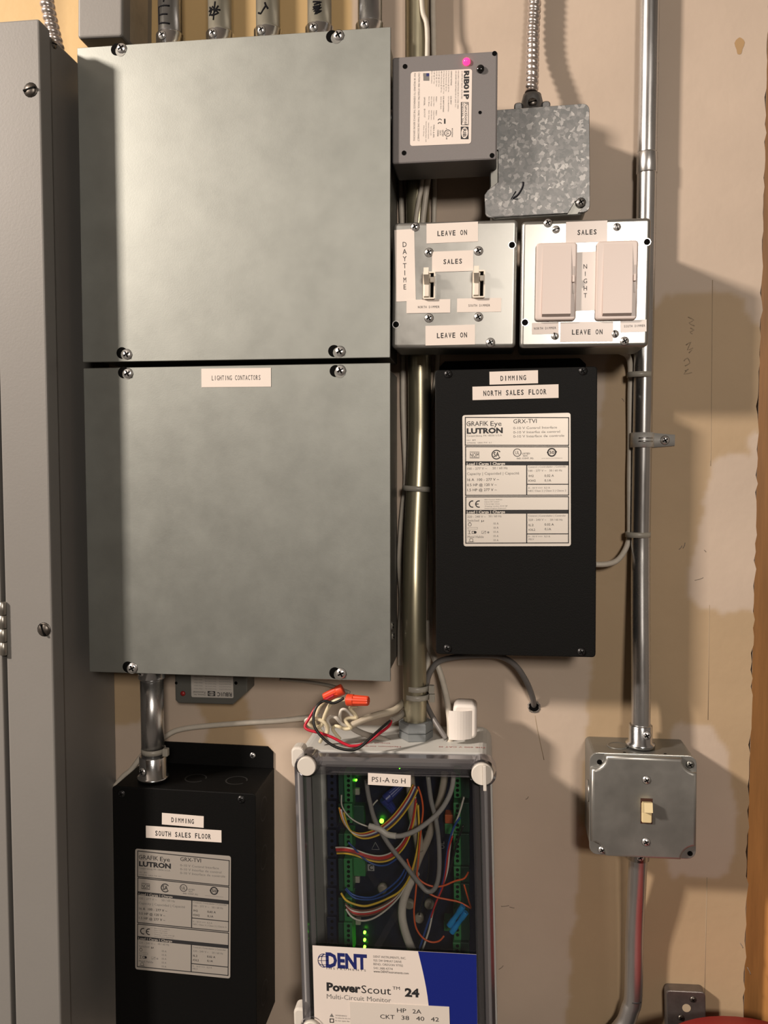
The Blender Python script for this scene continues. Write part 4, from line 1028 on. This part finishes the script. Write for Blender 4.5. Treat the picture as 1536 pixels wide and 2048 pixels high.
# ------------------------------------------------------------------ enclosure with clear lid
def enclosure():
    hb, hr, h = .004, .082, .099
    T = Thing('enclosure', [(601, 1499), (989, 1506), (990, 2125), (604, 2118)], hr, 'light grey enclosure with a clear lid showing coloured wires and green lights', 'enclosure')
    W, H = T.W, T.H
    b = MB(); b.tray(rr(W, H, .012, 5), .0075, hb, hr, .004); b.build('body', bodyg, T.root)
    # lid: rim ring, recessed groove, window pane
    out = inset(rr(W, H, .012, 5), .0015); rim = inset(out, .0095)
    b = MB()
    b.loops([[(u, -(hr+.0006), v) for u, v in out], [(u, -(h-.003), v) for u, v in out], [(u, -h, v) for u, v in inset(out, .003)],
             [(u, -h, v) for u, v in inset(out, .0085)], [(u, -(h-.008), v) for u, v in inset(out, .0100)], [(u, -(h-.008), v) for u, v in inset(out, .0150)],
             [(u, -(h-.001), v) for u, v in inset(out, .0165)]], 0, False, False)
    b.build('lid_rim', cleare, T.root)
    win = inset(out, .0165)
    b = MB(); b.prism(win, h-.0035, h-.001); b.build('lid', clear, T.root)
    # knobs in the lid corners
    for i, (x, y, r) in enumerate(((613, 1533, 20), (965, 1549, 22.5), (622, 2062, 20))):
        u, v = T.q(x, y, h+.004); rad = r*(D-h)/FPX
        b = MB(); b.lathe([(.0, rad*1.25), (h-hr, rad*1.25)], (u, -hr-.001, v), (0, -1, 0), 24, cap0=False, cap1=False); bs = b.build('knob_well', cleare, T.root)
        b = MB(); b.lathe([(0, rad), (.005, rad), (.006, rad*.93)], (u, -h+.001, v), (0, -1, 0), 28); kn = b.build('knob', whitepl, T.root)
        if i == 1:
            b = MB(); b.box(u+.0005, u+.0035, h+.006, h+.0085, v-rad*1.35, v+rad*.95, .0006); b.build('grip', whitepl, kn)
    # white mounting ears on the left
    for (x, y) in ((592, 1512), (597, 2030)):
        u, v = T.q(x, y, .088); b = MB(); b.prism(rr(.013, .021, .005, 4, u+.003, v), .080, .094, .002, 2); b.build('latch', whitepl, T.root)
    u, v = T.q(580, 1514, .088); 
    # circuit board
    hbd = .030
    b = MB(); x0, z1 = T.q(652, 1530, hbd); x1, z0 = T.q(962, 2100, hbd); b.box(x0, x1, hbd-.0016, hbd, z0, min(z1, H/2-.008)); b.build('circuit_board', pcb, T.root)
    def block(xl, xr, y0, y1, hh, mt, name, holes=None, hx=None, step=9.6):
        a = T.q(xl, y1, hh); c = T.q(xr, y0, hh)
        b = MB(); b.box(a[0], c[0], hbd, hh, a[1], c[1], .0006); bl = b.build(name, mt, T.root)
        if holes:
            b = MB(); y = y0+step*.6
            while y < y1-2:
                u, v = T.q(hx, y, hh); b.prism(circ(u, v, .0017, 10), hh-.001, hh+.0002); y += step
            o = b.build('terminal_holes', blackm, bl); o['kind'] = 'stuff'
        return bl
    for y0, y1 in ((1546, 1604), (1608, 1646), (1668, 1706), (1718, 1782), (1796, 1842), (1846, 1910), (1916, 1990)):
        block(689, 704, y0, y1, .050, pcbg, 'terminal_block', True, 697)
        block(678, 688.5, y0, y1, .043, pcbg2, 'terminal_step')
    for y0, y1 in ((1546, 1596), (1606, 1664), (1668, 1730), (1734, 1764), (1768, 1806), (1816, 1880), (1886, 1990)):
        block(908, 921, y0, y1, .050, pcbg, 'terminal_block', True, 915)
        block(922, 938, y0, y1, .043, pcbg2, 'terminal_step')
    for y in range(1545, 1990, 58):
        block(655, 672, y, y+52, .041, header, 'pin_header', True, 664, 13)
    block(706, 728, 1612, 1650, .040, pcbg2, 'relay_module'); block(704, 730, 1716, 1752, .040, pcbg, 'relay_module'); block(888, 906, 1840, 1862, .042, pcbg, 'relay_module')
    block(890, 906, 1648, 1668, .040, pcbg, 'relay_module'); block(890, 908, 1630, 1647, .042, mat('orange component', (.45, .09, .02), .5), 'capacitor')
    for (x, y) in ((714, 1584), (714, 1760), (716, 1844)): block(x-5, x+5, y-6, y+6, .034, mat('beige chip', (.35, .33, .28), .5), 'chip')
    for (x, y) in ((818, 1812), (858, 1812), (838, 1840), (764, 1780), (662, 1862)):
        u, v = T.q(x, y, .038); b = MB(); b.lathe([(0, .005), (.006, .005), (.0072, .0036)], (u, -hbd, v), (0, -1, 0), 16); b.build('standoff', mat('cloudy nylon', (.30, .27, .22), .4), T.root)
    # lights
    for (x, y, r, st) in ((712, 1561, .0012, 8), (705, 1561, .0007, 5), (763, 1643, .0026, 9), (799, 1537, .0007, 5), (729, 1866, .0016, 12), (729, 1881, .0016, 12), (729, 1895, .0016, 12)):
        u, v = T.q(x, y, .035); b = MB(); b.lathe([(0, r*.9), (.002, r*.8), (.003, r*.3)], (u, -.033, v), (0, -1, 0), 10)
        b.build('indicator_light', mat('green light %d' % st, (.05, .6, .05), .3, emit=(.12, 1, .02), estr=st), T.root)
        b = MB(); b.box(u-.0012, u+.0012, hbd, .033, v-.001, v+.001); b.build('light_base', pcbg2, T.root)
    # printed marks on the board
    b = MB(); u, v = T.q(742, 1735, hbd); s = (D-hbd)/FPX
    b.add([(u-7*s, -hbd-.0002, v-7*s), (u+7*s, -hbd-.0002, v-7*s), (u+7*s, -hbd-.0002, v+7*s), (u-7*s, -hbd-.0002, v+7*s)], [[0, 1, 2, 3]], 0)
    vs, fs, wd = text_geo('C', 1); b.add([(u+a*9*s, -hbd-.0003, v+c*10*s) for a, c in vs], fs, 1)
    vs, fs, wd = text_geo('UL', 1); u, v = T.q(884, 1690, hbd); b.add([(u-c*9*s, -hbd-.0003, v+a*9*s) for a, c in vs], fs, 0)
    silk = mat('silk screen', (.30, .30, .30), .6)
    u, v = T.q(751, 1692, hbd)
    for a, c in (((-8, -7), (8, -7)), ((8, -7), (0, 8)), ((0, 8), (-8, -7))): b.tube([(u+a[0]*s, -hbd-.0002, v+a[1]*s), (u+c[0]*s, -hbd-.0002, v+c[1]*s)], .0003, 4, sub=1)
    b.build('board_print', [silk, blackm], T.root)
    # sticker on the lid: white left with blue field at right
    hs = h-.001
    z = lambda x, y: (580+x/3.657, 1860+y/3.657)
    fr = [(173, 110), (1366, 181), (1372, 905), (176, 860)]
    L = Sticker(T, [z(*p) for p in fr], hs, frame=fr, label='white and royal blue product sticker')
    L.text('DENT', 270, 575, 226, 100, 2, False, 3)
    L.ring(252, 222, 42, 4, 3, 60, 300, 1.25); L.ring(252, 222, 42, 4, 3, 90, 270, .9); L.rect(212, 220, 290, 224, 3); L.ring(262, 222, 26, 4, 3, 90, 270, 2.0); L.rect(222, 190, 285, 194, 3); L.rect(222, 252, 285, 256, 3)
    L.text('I N S T R U M E N T S', 275, 565, 287, 14, 0, False, 0)
    for k, (s_, x1) in enumerate((('DENT INSTRUMENTS, INC.', 860), ('925 SW EMKAY DRIVE', 828), ('BEND, OREGON 97702', 838), ('541.388.4774', 762), ('www.DENTinstruments.com', 878))):
        L.text(s_, 622, x1, 199+k*26+k*1.0, 16, 0, False, 2 if k < 4 else 0)
    L.text('Power', 272, 525, 423, 56, 2); L.text('Scout', 530, 747, 438, 56, 0); L.text('TM', 760, 812, 423, 22, 0); L.text('24', 848, 953, 455, 56, 2)
    L.text('Multi-Circuit Monitor', 272, 747, 500, 34, 0, False, 2)
    L.text('WARNING!', 332, 418, 632, 10, 0, False, 2); L.text('To reduce the risk of electric shock', 332, 500, 652, 10, 0, False, 2); L.text('do not open the cover', 330, 480, 672, 10, 0, False, 2)
    L.poly([(290, 642), (322, 644), (306, 616)], 2); L.frame_rect(290, 655, 322, 686, 6, 0)
    pts = [(948, 156)]
    for k in range(9):
        a = k/8; pts.append((948+78*math.sin(a*PI/2)-(0 if a < .8 else (a-.8)*20), 156+400*a*1.3))
    left = pts
    L.poly([(x, y) for x, y in left]+[(1026, 890), (1371, 900), (1366, 181)][0:], 4)
    L.done()
    # strip reading HP 2A / CKT 38 40 42 over the sticker
    hp = hs+.0005
    L = Sticker(T, [z(440, 522), z(1160, 562), z(1175, 760), z(440, 715)], hp, mat('satin tape strip', (.72, .66, .60), .35), label='clear-edged tape strip with circuit numbers', frame=[(440, 522), (1160, 562), (1175, 760), (440, 715)])
    L.text('HP', 785, 852, 587, 30, 0); L.text('2A', 898, 962, 595, 30, 0); L.text('CKT', 662, 768, 633, 30, 0)
    L.text('38', 818, 874, 641, 30, 0); L.text('40', 925, 984, 647, 30, 0); L.text('42', 1032, 1090, 653, 30, 0); L.done()
    L = Sticker(T, [(736, 1546), (822, 1550), (821, 1573), (736, 1570)], hs, label='white PS1-A to H label'); L.text('PS1-A to H', 744, 811, 1560, 9.8, 0); L.done()
    # warning print on the top face, mirrored upside down
    b = MB(); vs, fs, wd = text_geo('Maximum torque 2.1 Nm', 0)
    for (px, st, ln, hh) in ((745, 'Maximum torque 2 R C', .055, .070), (745, 'Overall Conduit', .035, .060), (925, 'THE 600 V CAT III', .045, .068)):
        vs, fs, wd = text_geo(st, 0); c = T.v(px, 1490, hh); k = ln/wd
        b.add([(c.x-a*k, -hh-cc*.0028, H/2+.0002) for a, cc in vs], [f[::-1] for f in fs])
    b.build('top_print', mat('red print', (.35, .05, .05), .6), T.root)
    return T
TE = enclosure()
ztop = (TE.M@Vector((0, 0, TE.H/2))).z

# hex hub under the brassy conduit
def hub():
    root = bpy.data.objects.new('conduit_hub', None); C.objects.link(root); c = P(832, 1470, .041); root.location = (c.x, -.041, ztop+.0005)
    tag(root, 'grey hexagonal conduit hub on top of the clear-lidded enclosure', 'connector')
    zt = P(832, 1447, .041+.01).z-ztop
    b = MB()
    def hexl(r, z, n=6): return [(r*math.cos(2*PI*i/6+.15), r*math.sin(2*PI*i/6+.15), z) for i in range(6)]
    b.loops([hexl(.0165, .0002), hexl(.0170, .001), hexl(.0170, zt*.42)], 0, True, True); b.build('lower_nut', castg, root)
    b = MB(); b.loops([hexl(.0165, zt*.44), hexl(.0172, zt*.5), hexl(.0172, zt*.92), hexl(.0160, zt)], 0, True, True); b.build('upper_nut', castg, root)
hub()

# folded white cable flag beside the hub
def flag():
    root = bpy.data.objects.new('cable_flag', None); C.objects.link(root)
    c = P(920, 1446, .055); root.location = (c.x, -.055, c.z); tag(root, 'folded blank white tag wrapped on the white cable above the enclosure', 'tag')
    s = (D-.055)/FPX
    b = MB(); b.prism(rr(48*s, 70*s, .0055, 4, 10*s, 5*s), -.018, .004, .003, 3, smooth=True); b.build('roll', mat('white card', (.82, .77, .72), .5), root)
    vs = []; fs = []; n = 8
    for i in range(n+1):
        k = i/n; u = (-22+45*k)*s; d_ = .0075+.002*math.sin(PI*k)-.003*k*k
        vs += [(u, -d_, -30*s+(1.5*s)*k), (u, -d_, 29*s)]
    for i in range(n): fs.append([2*i, 2*i+2, 2*i+3, 2*i+1])
    b = MB(); b.add(vs, fs); o = b.build('front_flap', MATS['white card'], root)
    m_ = o.modifiers.new('thickness', 'SOLIDIFY'); m_.thickness = .0008
flag()

# ------------------------------------------------------------------ cables outside
WH = cabw
line_thing('cable', pp((866, -300, .008), (866, -60, .008), (866, 20, .008), (867, 60, .008), (868, 110, .009), (872, 190, .016), (869, 260, .027), (857, 350, .0295), (846, 440, .0295), (842, 500, .0295)), .0028, WH, 'white cable slanting beside the brassy conduit, above and below the relay', 'cable', 'white cables by the brassy conduit')
line_thing('cable', pp((838, -300, .028), (842, -60, .028), (845, 20, .028), (855, 80, .0280), (846, 340, .0290), (838, 400, .0290), (832, 440, .0290), (830, 500, .0290)), .0024, WH, 'thin white cable crossing in front of the brassy conduit at the top', 'cable', 'white cables by the brassy conduit')
line_thing('cable', pp((868, 330, .0035), (869, 390, .0035), (868, 450, .0035), (868, 520, .0035)), .0026, cabw, 'printed white cable furthest right in the dark gap under the relay', 'cable', 'white cables by the brassy conduit')
line_thing('cable', pp((800, 330, .0045), (804, 450, .0045), (806, 600, .0045), (806, 740, .0045), (806, 800, .0045), (808, 870, .0045), (811, 930, .0045), (811, 970, .0045), (806, 1010, .0045), (801, 1070, .0045), (799, 1130, .005), (803, 1200, .006), (800, 1260, .006), (800, 1330, .006)),
           .0027, WH, 'white cable running down along the left side of the brassy conduit', 'cable', 'white cables by the brassy conduit')
line_thing('cable', pp((876, 690, .0035), (872, 760, .0035), (861, 820, .0035), (858, 900, .0035), (860, 1000, .0035), (863, 1080, .0035), (862, 1180, .004), (860, 1260, .006), (858, 1310, .009), (854, 1340, .012), (852, 1380, .014)),
           .0026, WH, 'white cable running down along the right side of the brassy conduit', 'cable', 'white cables by the brassy conduit')
line_thing('cable', pp((855, 1240, .010), (858, 1290, .012), (866, 1310, .014), (880, 1345, .018), (891, 1385, .028), (897, 1420, .040), (900, 1450, .048), (900, 1484, .05)), .0031, WH, 'white cable curving right from behind the brassy conduit to the white tag', 'cable')
line_thing('cable', pp((853, 1375, .020), (856, 1355, .022), (868, 1332, .022), (885, 1320, .022), (920, 1313, .022), (960, 1311, .022), (1000, 1313, .022), (1030, 1330, .020), (1052, 1362, .016), (1065, 1395, .008), (1068, 1414, -.004)),
           .0030, cabg, 'dark grey cable arching under the black box into a hole in the wall', 'cable')
line_thing('cable', pp((852, 1385, .020), (850, 1400, .024), (862, 1428, .036), (878, 1455, .046), (893, 1478, .052)), .0026, cabg, 'dark grey cable diving into the enclosure between hub and white tag', 'cable')
line_thing('cable', pp((1225, 700, .020), (1245, 705, .016), (1257, 715, .010), (1261, 745, .006), (1260, 800, .005), (1260, 880, .004), (1259, 960, .005), (1259, 1040, .005), (1258, 1075, .006), (1250, 1100, .010), (1235, 1120, .016), (1215, 1128, .020), (1190, 1129, .022)),
           .0028, WH, 'white cable tied along the right-hand conduit and curving into the black box', 'cable')
line_thing('cable', pp((180, 1640, .006), (240, 1560, .005), (262, 1540, .005), (290, 1505, .005), (335, 1470, .005), (365, 1458, .005), (420, 1451, .005), (500, 1445, .005), (560, 1441, .007), (605, 1436, .012), (640, 1432, .02)),
           .0029, WH, 'long white cable sagging across the wall under the lower galvanized box', 'cable')
line_thing('cable', pp((560, 1358, .012), (620, 1364, .012), (665, 1372, .014), (700, 1385, .02)), .0016, cabt, 'thin grey cable hidden just under the lower galvanized box', 'cable')
# cable ties
def tie(name, cpx, cpy, h, rx, ry, label, head=None, n=24, wz=.0026, tilt=0):
    c = P(cpx, cpy, h); root = bpy.data.objects.new(name, None); C.objects.link(root); root.location = c
    tag(root, label, 'cable tie', 'nylon cable ties')
    b = MB(); vs = []; fs = []
    for i in range(n):
        a = 2*PI*i/n; zt = tilt*math.cos(a)
        for (rk, z) in ((1, -wz), (1, wz), (1.0, wz), (1.0, -wz)):
            e = .0 if z*rk == 0 else 0
        vs += [((rx)*math.cos(a), ry*math.sin(a), -wz+zt), (rx*math.cos(a), ry*math.sin(a), wz+zt)]
        j = (i+1) % n; fs.append([2*i, 2*j, 2*j+1, 2*i+1])
    b.add(vs, fs, smooth=True); o = b.build('band', tiem, root); m_ = o.modifiers.new('thickness', 'SOLIDIFY'); m_.thickness = .0009
    if head:
        hx, hy = head; b = MB(); b.box(hx-.0028, hx+.0028, hy, hy+.005, -.004, .004, .0008); b.build('head', tiem, root)
tie('cable_tie', 834, 977, .020, .0150, .0135, 'grey cable tie around the brassy conduit beside the black box', None, tilt=-.0008)
tie('cable_tie', 833, 1374, .041, .0128, .0128, 'upper of two pale cable ties above the hex hub', (.0155, .004))
tie('cable_tie', 833, 1391, .041, .0130, .0130, 'lower of two pale cable ties above the hex hub', (.0160, .004))
tie('cable_tie', 1279, 750, .0125, .0120, .0108, 'cable tie on the right-hand conduit just below the steel box')
tie('cable_tie', 1276, 1069, .0125, .0122, .0108, 'cable tie on the right-hand conduit where the white cable turns off')
tie('cable_tie', 307, 1500, .050, .0125, .0125, 'cable tie round the short conduit above the bottom left black box', (.0150, .002))

# tangle of wires on top of the enclosure
TG = 'loose wires on the enclosure'
def wire(pts, r, col, label, n=8, grp=TG, cat='wire', sub=6):
    return line_thing('wire', pp(*pts), r, wcol(col) if isinstance(col, str) else col, label, cat, grp, n=n, sub=sub)
wire([(668, 1390, .075), (650, 1400, .078), (634, 1412, .082), (618, 1437, .086), (610, 1452, .088), (617, 1460, .090), (640, 1466, .092), (665, 1475, .094), (690, 1488, .096), (705, 1492, .097), (730, 1487, .095), (760, 1466, .088), (778, 1452, .080), (782, 1442, .074)], .0014, 'crimson',
     'red wire looping in front of the tangle to the right-hand cable end')
wire([(688, 1396, .086), (668, 1406, .088), (648, 1402, .088), (634, 1412, .092), (627, 1432, .095), (630, 1455, .098), (648, 1478, .101), (672, 1494, .104), (700, 1500, .106), (720, 1494, .104), (745, 1472, .096), (770, 1450, .084), (780, 1442, .076)], .0014, 'black',
     'black wire looping in front of the tangle and the lid edge')
wire([(694, 1400, .080), (675, 1400, .082), (660, 1410, .082), (650, 1430, .080), (644, 1448, .078), (634, 1455, .078), (620, 1450, .080), (618, 1442, .080), (632, 1437, .080), (650, 1446, .080), (656, 1460, .078), (650, 1475, .076)], .0019, cabc, 'cream wire curling down from the right-hand wire nut')
wire([(650, 1402, .074), (640, 1412, .072), (632, 1430, .072), (630, 1446, .074), (640, 1460, .076), (645, 1472, .074), (640, 1484, .07)], .0018, cabc, 'yellowed cream wire inside the left loop of the tangle')
wire([(660, 1455, .074), (655, 1442, .074), (660, 1434, .074), (672, 1435, .076), (684, 1448, .076), (694, 1452, .074)], .0018, 'white', 'white wire arching low in the middle of the tangle')
wire([(683, 1450, .070), (680, 1432, .070), (683, 1420, .070), (692, 1420, .070), (704, 1432, .070), (712, 1436, .068)], .0015, 'white', 'thin pale wire standing up as a narrow loop in the tangle')
wire([(715, 1412, .070), (700, 1416, .070), (710, 1428, .070), (713, 1436, .070), (698, 1436, .072), (690, 1440, .074), (697, 1450, .076), (702, 1456, .076), (690, 1458, .076), (672, 1452, .074), (666, 1460, .072), (680, 1478, .068)], .0017, cabc, 'cream wire zigzagging below the right-hand wire nut')
wire([(614, 1448, .076), (612, 1440, .078), (628, 1436, .078), (644, 1444, .078), (652, 1458, .076), (648, 1470, .074), (655, 1482, .070)], .0016, 'white', 'white wire lying lowest at the left of the tangle')
line_thing('cable', pp((700, 1452, .072), (725, 1440, .068), (755, 1430, .062), (785, 1422, .055), (800, 1412, .045), (815, 1396, .02), (822, 1385, .008)), .0034, mat('aged white cable', (.50, .44, .34), .42), 'aged white cable running from the tangle up behind the brassy conduit', 'cable')
line_thing('cable', pp((784, 1440, .060), (800, 1432, .050), (812, 1418, .034), (822, 1400, .012)), .0030, cabt, 'grey cable whose end feeds the red and black wires', 'cable')
line_thing('cable', pp((700, 1452, .066), (715, 1462, .062), (735, 1470, .058), (760, 1476, .052), (780, 1484, .048)), .0030, cabt, 'pale grey cable lying on the enclosure top', 'cable')
def wirenut(a, b_, r0, r1, label, mt=nutr, grp='red wire nuts', parent=None):
    A, B = P(*a), P(*b_); root = bpy.data.objects.new('wire_nut', None); C.objects.link(root); root.location = A
    tag(root, label, 'wire nut', grp); L = (B-A).length; m_ = MB(); n = 24
    ax = (B-A).normalized(); e = ax.orthogonal().normalized(); f = ax.cross(e); Ls = []
    for t, r in ((0, r0*.9), (.04, r0), (.3, r0*.97), (.34, r0*.9), (.95, r1), (1.0, r1*.9)):
        Ls.append([tuple(ax*L*t+(e*math.cos(2*PI*i/n)+f*math.sin(2*PI*i/n))*r*(1 if t < .32 else (1 if i % 3 else .9))) for i in range(n)])
    m_.loops(Ls, 0, True, True, False); m_.build('cap', mt, root)
wirenut((694, 1400, .082), (737, 1402, .086), .0058, .0046, 'red wire nut lying level, the right-hand one of the pair')
wirenut((686, 1378, .068), (648, 1396, .070), .0056, .0045, 'red wire nut tilted down to the left, the left-hand one of the pair')

# ------------------------------------------------------------------ wires inside the enclosure
IG = 'wires inside the clear-lidded enclosure'
def iw(pts, h0, r, col, label): r *= .84; wire([(x, y, (h0 if len(q) == 0 else q[0])) for x, y, *q in pts], r, col, label, grp=IG, n=7, sub=6)
g1 = [(733, 1560), (735, 1580), (740, 1605), (750, 1640), (775, 1685), (810, 1730), (838, 1766), (855, 1783), (870, 1776), (878, 1745), (878, 1690), (872, 1640), (862, 1600), (856, 1552)]
line_thing('cable', pp(*[(x, y, .072) for x, y in g1]), .0023, cabg2, 'grey cable hanging in a long U across the middle of the enclosure', 'cable', 'cables inside the enclosure')
g2 = [(907, 1546), (905, 1570), (897, 1595), (880, 1622), (855, 1645), (830, 1662), (805, 1671), (790, 1672)]
line_thing('cable', pp(*[(x, y, .076) for x, y in g2]), .0024, mat('light grey cable', (.42, .40, .38), .4), 'light grey cable curving from upper right to its white taped end', 'cable', 'cables inside the enclosure')
line_thing('cable', pp((792, 1672, .076), (775, 1669, .075), (762, 1660, .074), (750, 1655, .073), (738, 1652, .072)), .0030, whitepl, 'white taped cable end in the upper middle of the enclosure', 'cable', 'cables inside the enclosure')
line_thing('cable', pp((819, 1545, .058), (823, 1590, .058), (826, 1630, .056), (834, 1665, .055), (840, 1700, .054)), .0048, mat('beige sleeve', (.36, .31, .25), .5), 'thick beige cable going down the centre of the enclosure', 'cable', 'cables inside the enclosure')
line_thing('cable', pp((890, 1545, .056), (884, 1585, .056), (868, 1640, .055), (855, 1680, .054), (840, 1712, .053), (830, 1738, .054)), .0038, mat('pale beige sleeve', (.40, .35, .29), .5), 'pale beige cable slanting down from the upper right of the enclosure', 'cable', 'cables inside the enclosure')
line_thing('cable', pp((832, 1745, .058), (816, 1775, .058), (806, 1805, .058), (804, 1830, .059), (808, 1855, .060), (816, 1880, .061), (826, 1905, .062)), .0042, mat('white sleeve', (.62, .57, .50), .45), 'white cable descending to the top edge of the blue and white sticker', 'cable', 'cables inside the enclosure')
def bundle(base, h0, cols, off, labels, r=.0010):
    for k, (c_, lb) in enumerate(zip(cols, labels)):
        o = (k-(len(cols)-1)/2)
        iw([(x+o*off[0], y+o*off[1], h0+.0012*((k*7) % 3)) for x, y in base], h0, r, c_, lb)
A_ = [(831, 1574), (818, 1600), (795, 1632), (770, 1655), (745, 1668), (722, 1672), (703, 1664), (690, 1645), (683, 1620)]
bundle(A_, .066, ['yellow', 'red', 'white', 'blue', 'brown', 'yellow'], (1.9, 2.0),
       ['yellow wire on the inner side of the upper left bundle', 'red wire in the upper left bundle, under the first yellow one', 'white wire in the upper left bundle', 'blue wire in the upper left bundle', 'brown wire in the upper left bundle', 'yellow wire on the outer side of the upper left bundle'])
B_ = [(832, 1600), (826, 1640), (816, 1672), (802, 1695), (782, 1712), (760, 1718), (735, 1714), (710, 1705), (690, 1701), (672, 1701)]
bundle(B_, .062, ['white', 'red', 'red', 'brown', 'yellow'], (.6, 3.0),
       ['white wire on top of the bundle beside the warning triangle', 'upper red wire in the bundle beside the warning triangle', 'lower red wire in the bundle beside the warning triangle', 'brown wire in the bundle beside the warning triangle', 'yellow wire lowest in the bundle beside the warning triangle'])
iw([(697, 1685), (708, 1696), (722, 1712), (738, 1724), (758, 1731), (778, 1728), (800, 1712)], .064, .0011, 'blue', 'blue wire crossing under the red bundle near the letter C')
iw([(682, 1786), (692, 1800), (708, 1808), (728, 1812), (748, 1808), (775, 1797), (800, 1782), (818, 1756), (830, 1720), (838, 1670), (836, 1610)], .066, .0013, 'yellow', 'bright yellow wire sweeping through the lower left of the enclosure')
iw([(692, 1776), (704, 1788), (722, 1794), (745, 1794), (772, 1780), (800, 1755), (815, 1725)], .062, .0011, 'blue', 'blue wire above the bright yellow one, lower left')
iw([(690, 1778), (706, 1794), (724, 1799), (748, 1798), (778, 1786), (805, 1760), (818, 1728)], .061, .0010, 'blue', 'second blue wire just above the bright yellow one, lower left')
for k, (c_, lb) in enumerate((('brown', 'brown wire just below the bright yellow one'), ('white', 'thin white wire below the bright yellow one'), ('red', 'dark red wire in the lower left bundle'), ('brown', 'lowest brown wire in the lower left bundle'))):
    iw([(690+k, 1806+k*3), (705, 1818+k*3.2), (728, 1821+k*3.5), (755, 1815+k*3.5), (785, 1798+k*3), (808, 1772+k*2), (822, 1735)], .060, .0010, c_, lb)
iw([(692, 1818), (702, 1832), (716, 1840), (732, 1841), (752, 1834), (778, 1815), (802, 1788), (820, 1750)], .063, .0011, 'white', 'white wire hanging lowest in the lower left of the enclosure')
iw([(836, 1573), (843, 1595), (846, 1620), (843, 1650), (839, 1690), (836, 1730), (834, 1750), (842, 1762), (862, 1772), (885, 1772), (910, 1762), (928, 1757), (937, 1744)], .070, .0011, 'orange', 'orange wire dropping down the centre then turning to the right terminals')
iw([(834, 1755), (831, 1790), (828, 1825), (832, 1855), (845, 1875), (862, 1884), (878, 1882), (888, 1872)], .068, .0011, 'orange', 'orange wire looping low to the blue splices')
iw([(814, 1718), (820, 1735), (832, 1758), (850, 1780), (870, 1793), (895, 1799), (915, 1803), (930, 1810), (942, 1817)], .069, .0011, 'orange', 'orange wire running right to the edge above the blue splices')
iw([(942, 1816), (935, 1793), (928, 1769)], .068, .0010, 'orange', 'short orange wire bent back up beside the right terminals')
iw([(928, 1594), (920, 1622), (912, 1645), (904, 1668), (899, 1700), (895, 1740), (884, 1775), (868, 1815), (858, 1860), (843, 1905)], .065, .0012, 'white', 'white wire running down the right side of the enclosure')
iw([(920, 1635), (909, 1652), (899, 1680), (893, 1715), (888, 1755), (874, 1800), (858, 1840), (838, 1900)], .066, .0013, 'blue', 'dark blue wire running down the right side of the enclosure')
iw([(905, 1672), (897, 1700), (892, 1740), (885, 1775), (872, 1805), (862, 1835)], .067, .0011, 'red', 'dark red wire running down the right side of the enclosure')
iw([(927, 1650), (913, 1690), (905, 1720), (894, 1760), (866, 1830), (835, 1895)], .061, .0012, 'black', 'black wire running down the right side of the enclosure')
iw([(755, 1600), (745, 1612), (743, 1628), (746, 1642), (752, 1648)], .06, .0009, 'white', 'thin white wire curling beside the big green light')
iw([(683, 1590), (684, 1612), (697, 1632), (715, 1645), (738, 1654)], .06, .0009, 'white', 'thin white wire from the upper left terminals to the taped end')
iw([(852, 1662), (856, 1700), (857, 1740), (848, 1790), (838, 1830)], .054, .0009, 'black', 'thin black wire behind the U-shaped grey cable')
wirenut((770, 1600, .058), (803, 1570, .050), .0052, .0036, 'dark blue wire nut just below the PS1-A to H label', nutb, 'blue wire nuts')
wirenut((768, 1596, .054), (792, 1628, .050), .0054, .0036, 'dark blue wire nut pointing down right beside the big green light', nutb, 'blue wire nuts')
def splice(a, b_, label):
    A, B = P(*a), P(*b_); m_ = MB(); m_.tube([(A-A)+(B-A)*t for t in (0, .02, .3, .34, .66, .7, .98, 1)], .0026, 14, sub=1, rfun=lambda s_, an: .0024+.0005*(1 if abs(s_/(B-A).length-.5) > .18 else 0))
    o = m_.build('splice', cyan, None, A); tag(o, label, 'splice', 'blue splices')
splice((926, 1812, .074), (898, 1852, .074), 'bright blue splice, the left one of two')
splice((932, 1824, .073), (903, 1865, .073), 'bright blue splice, the right one of two')
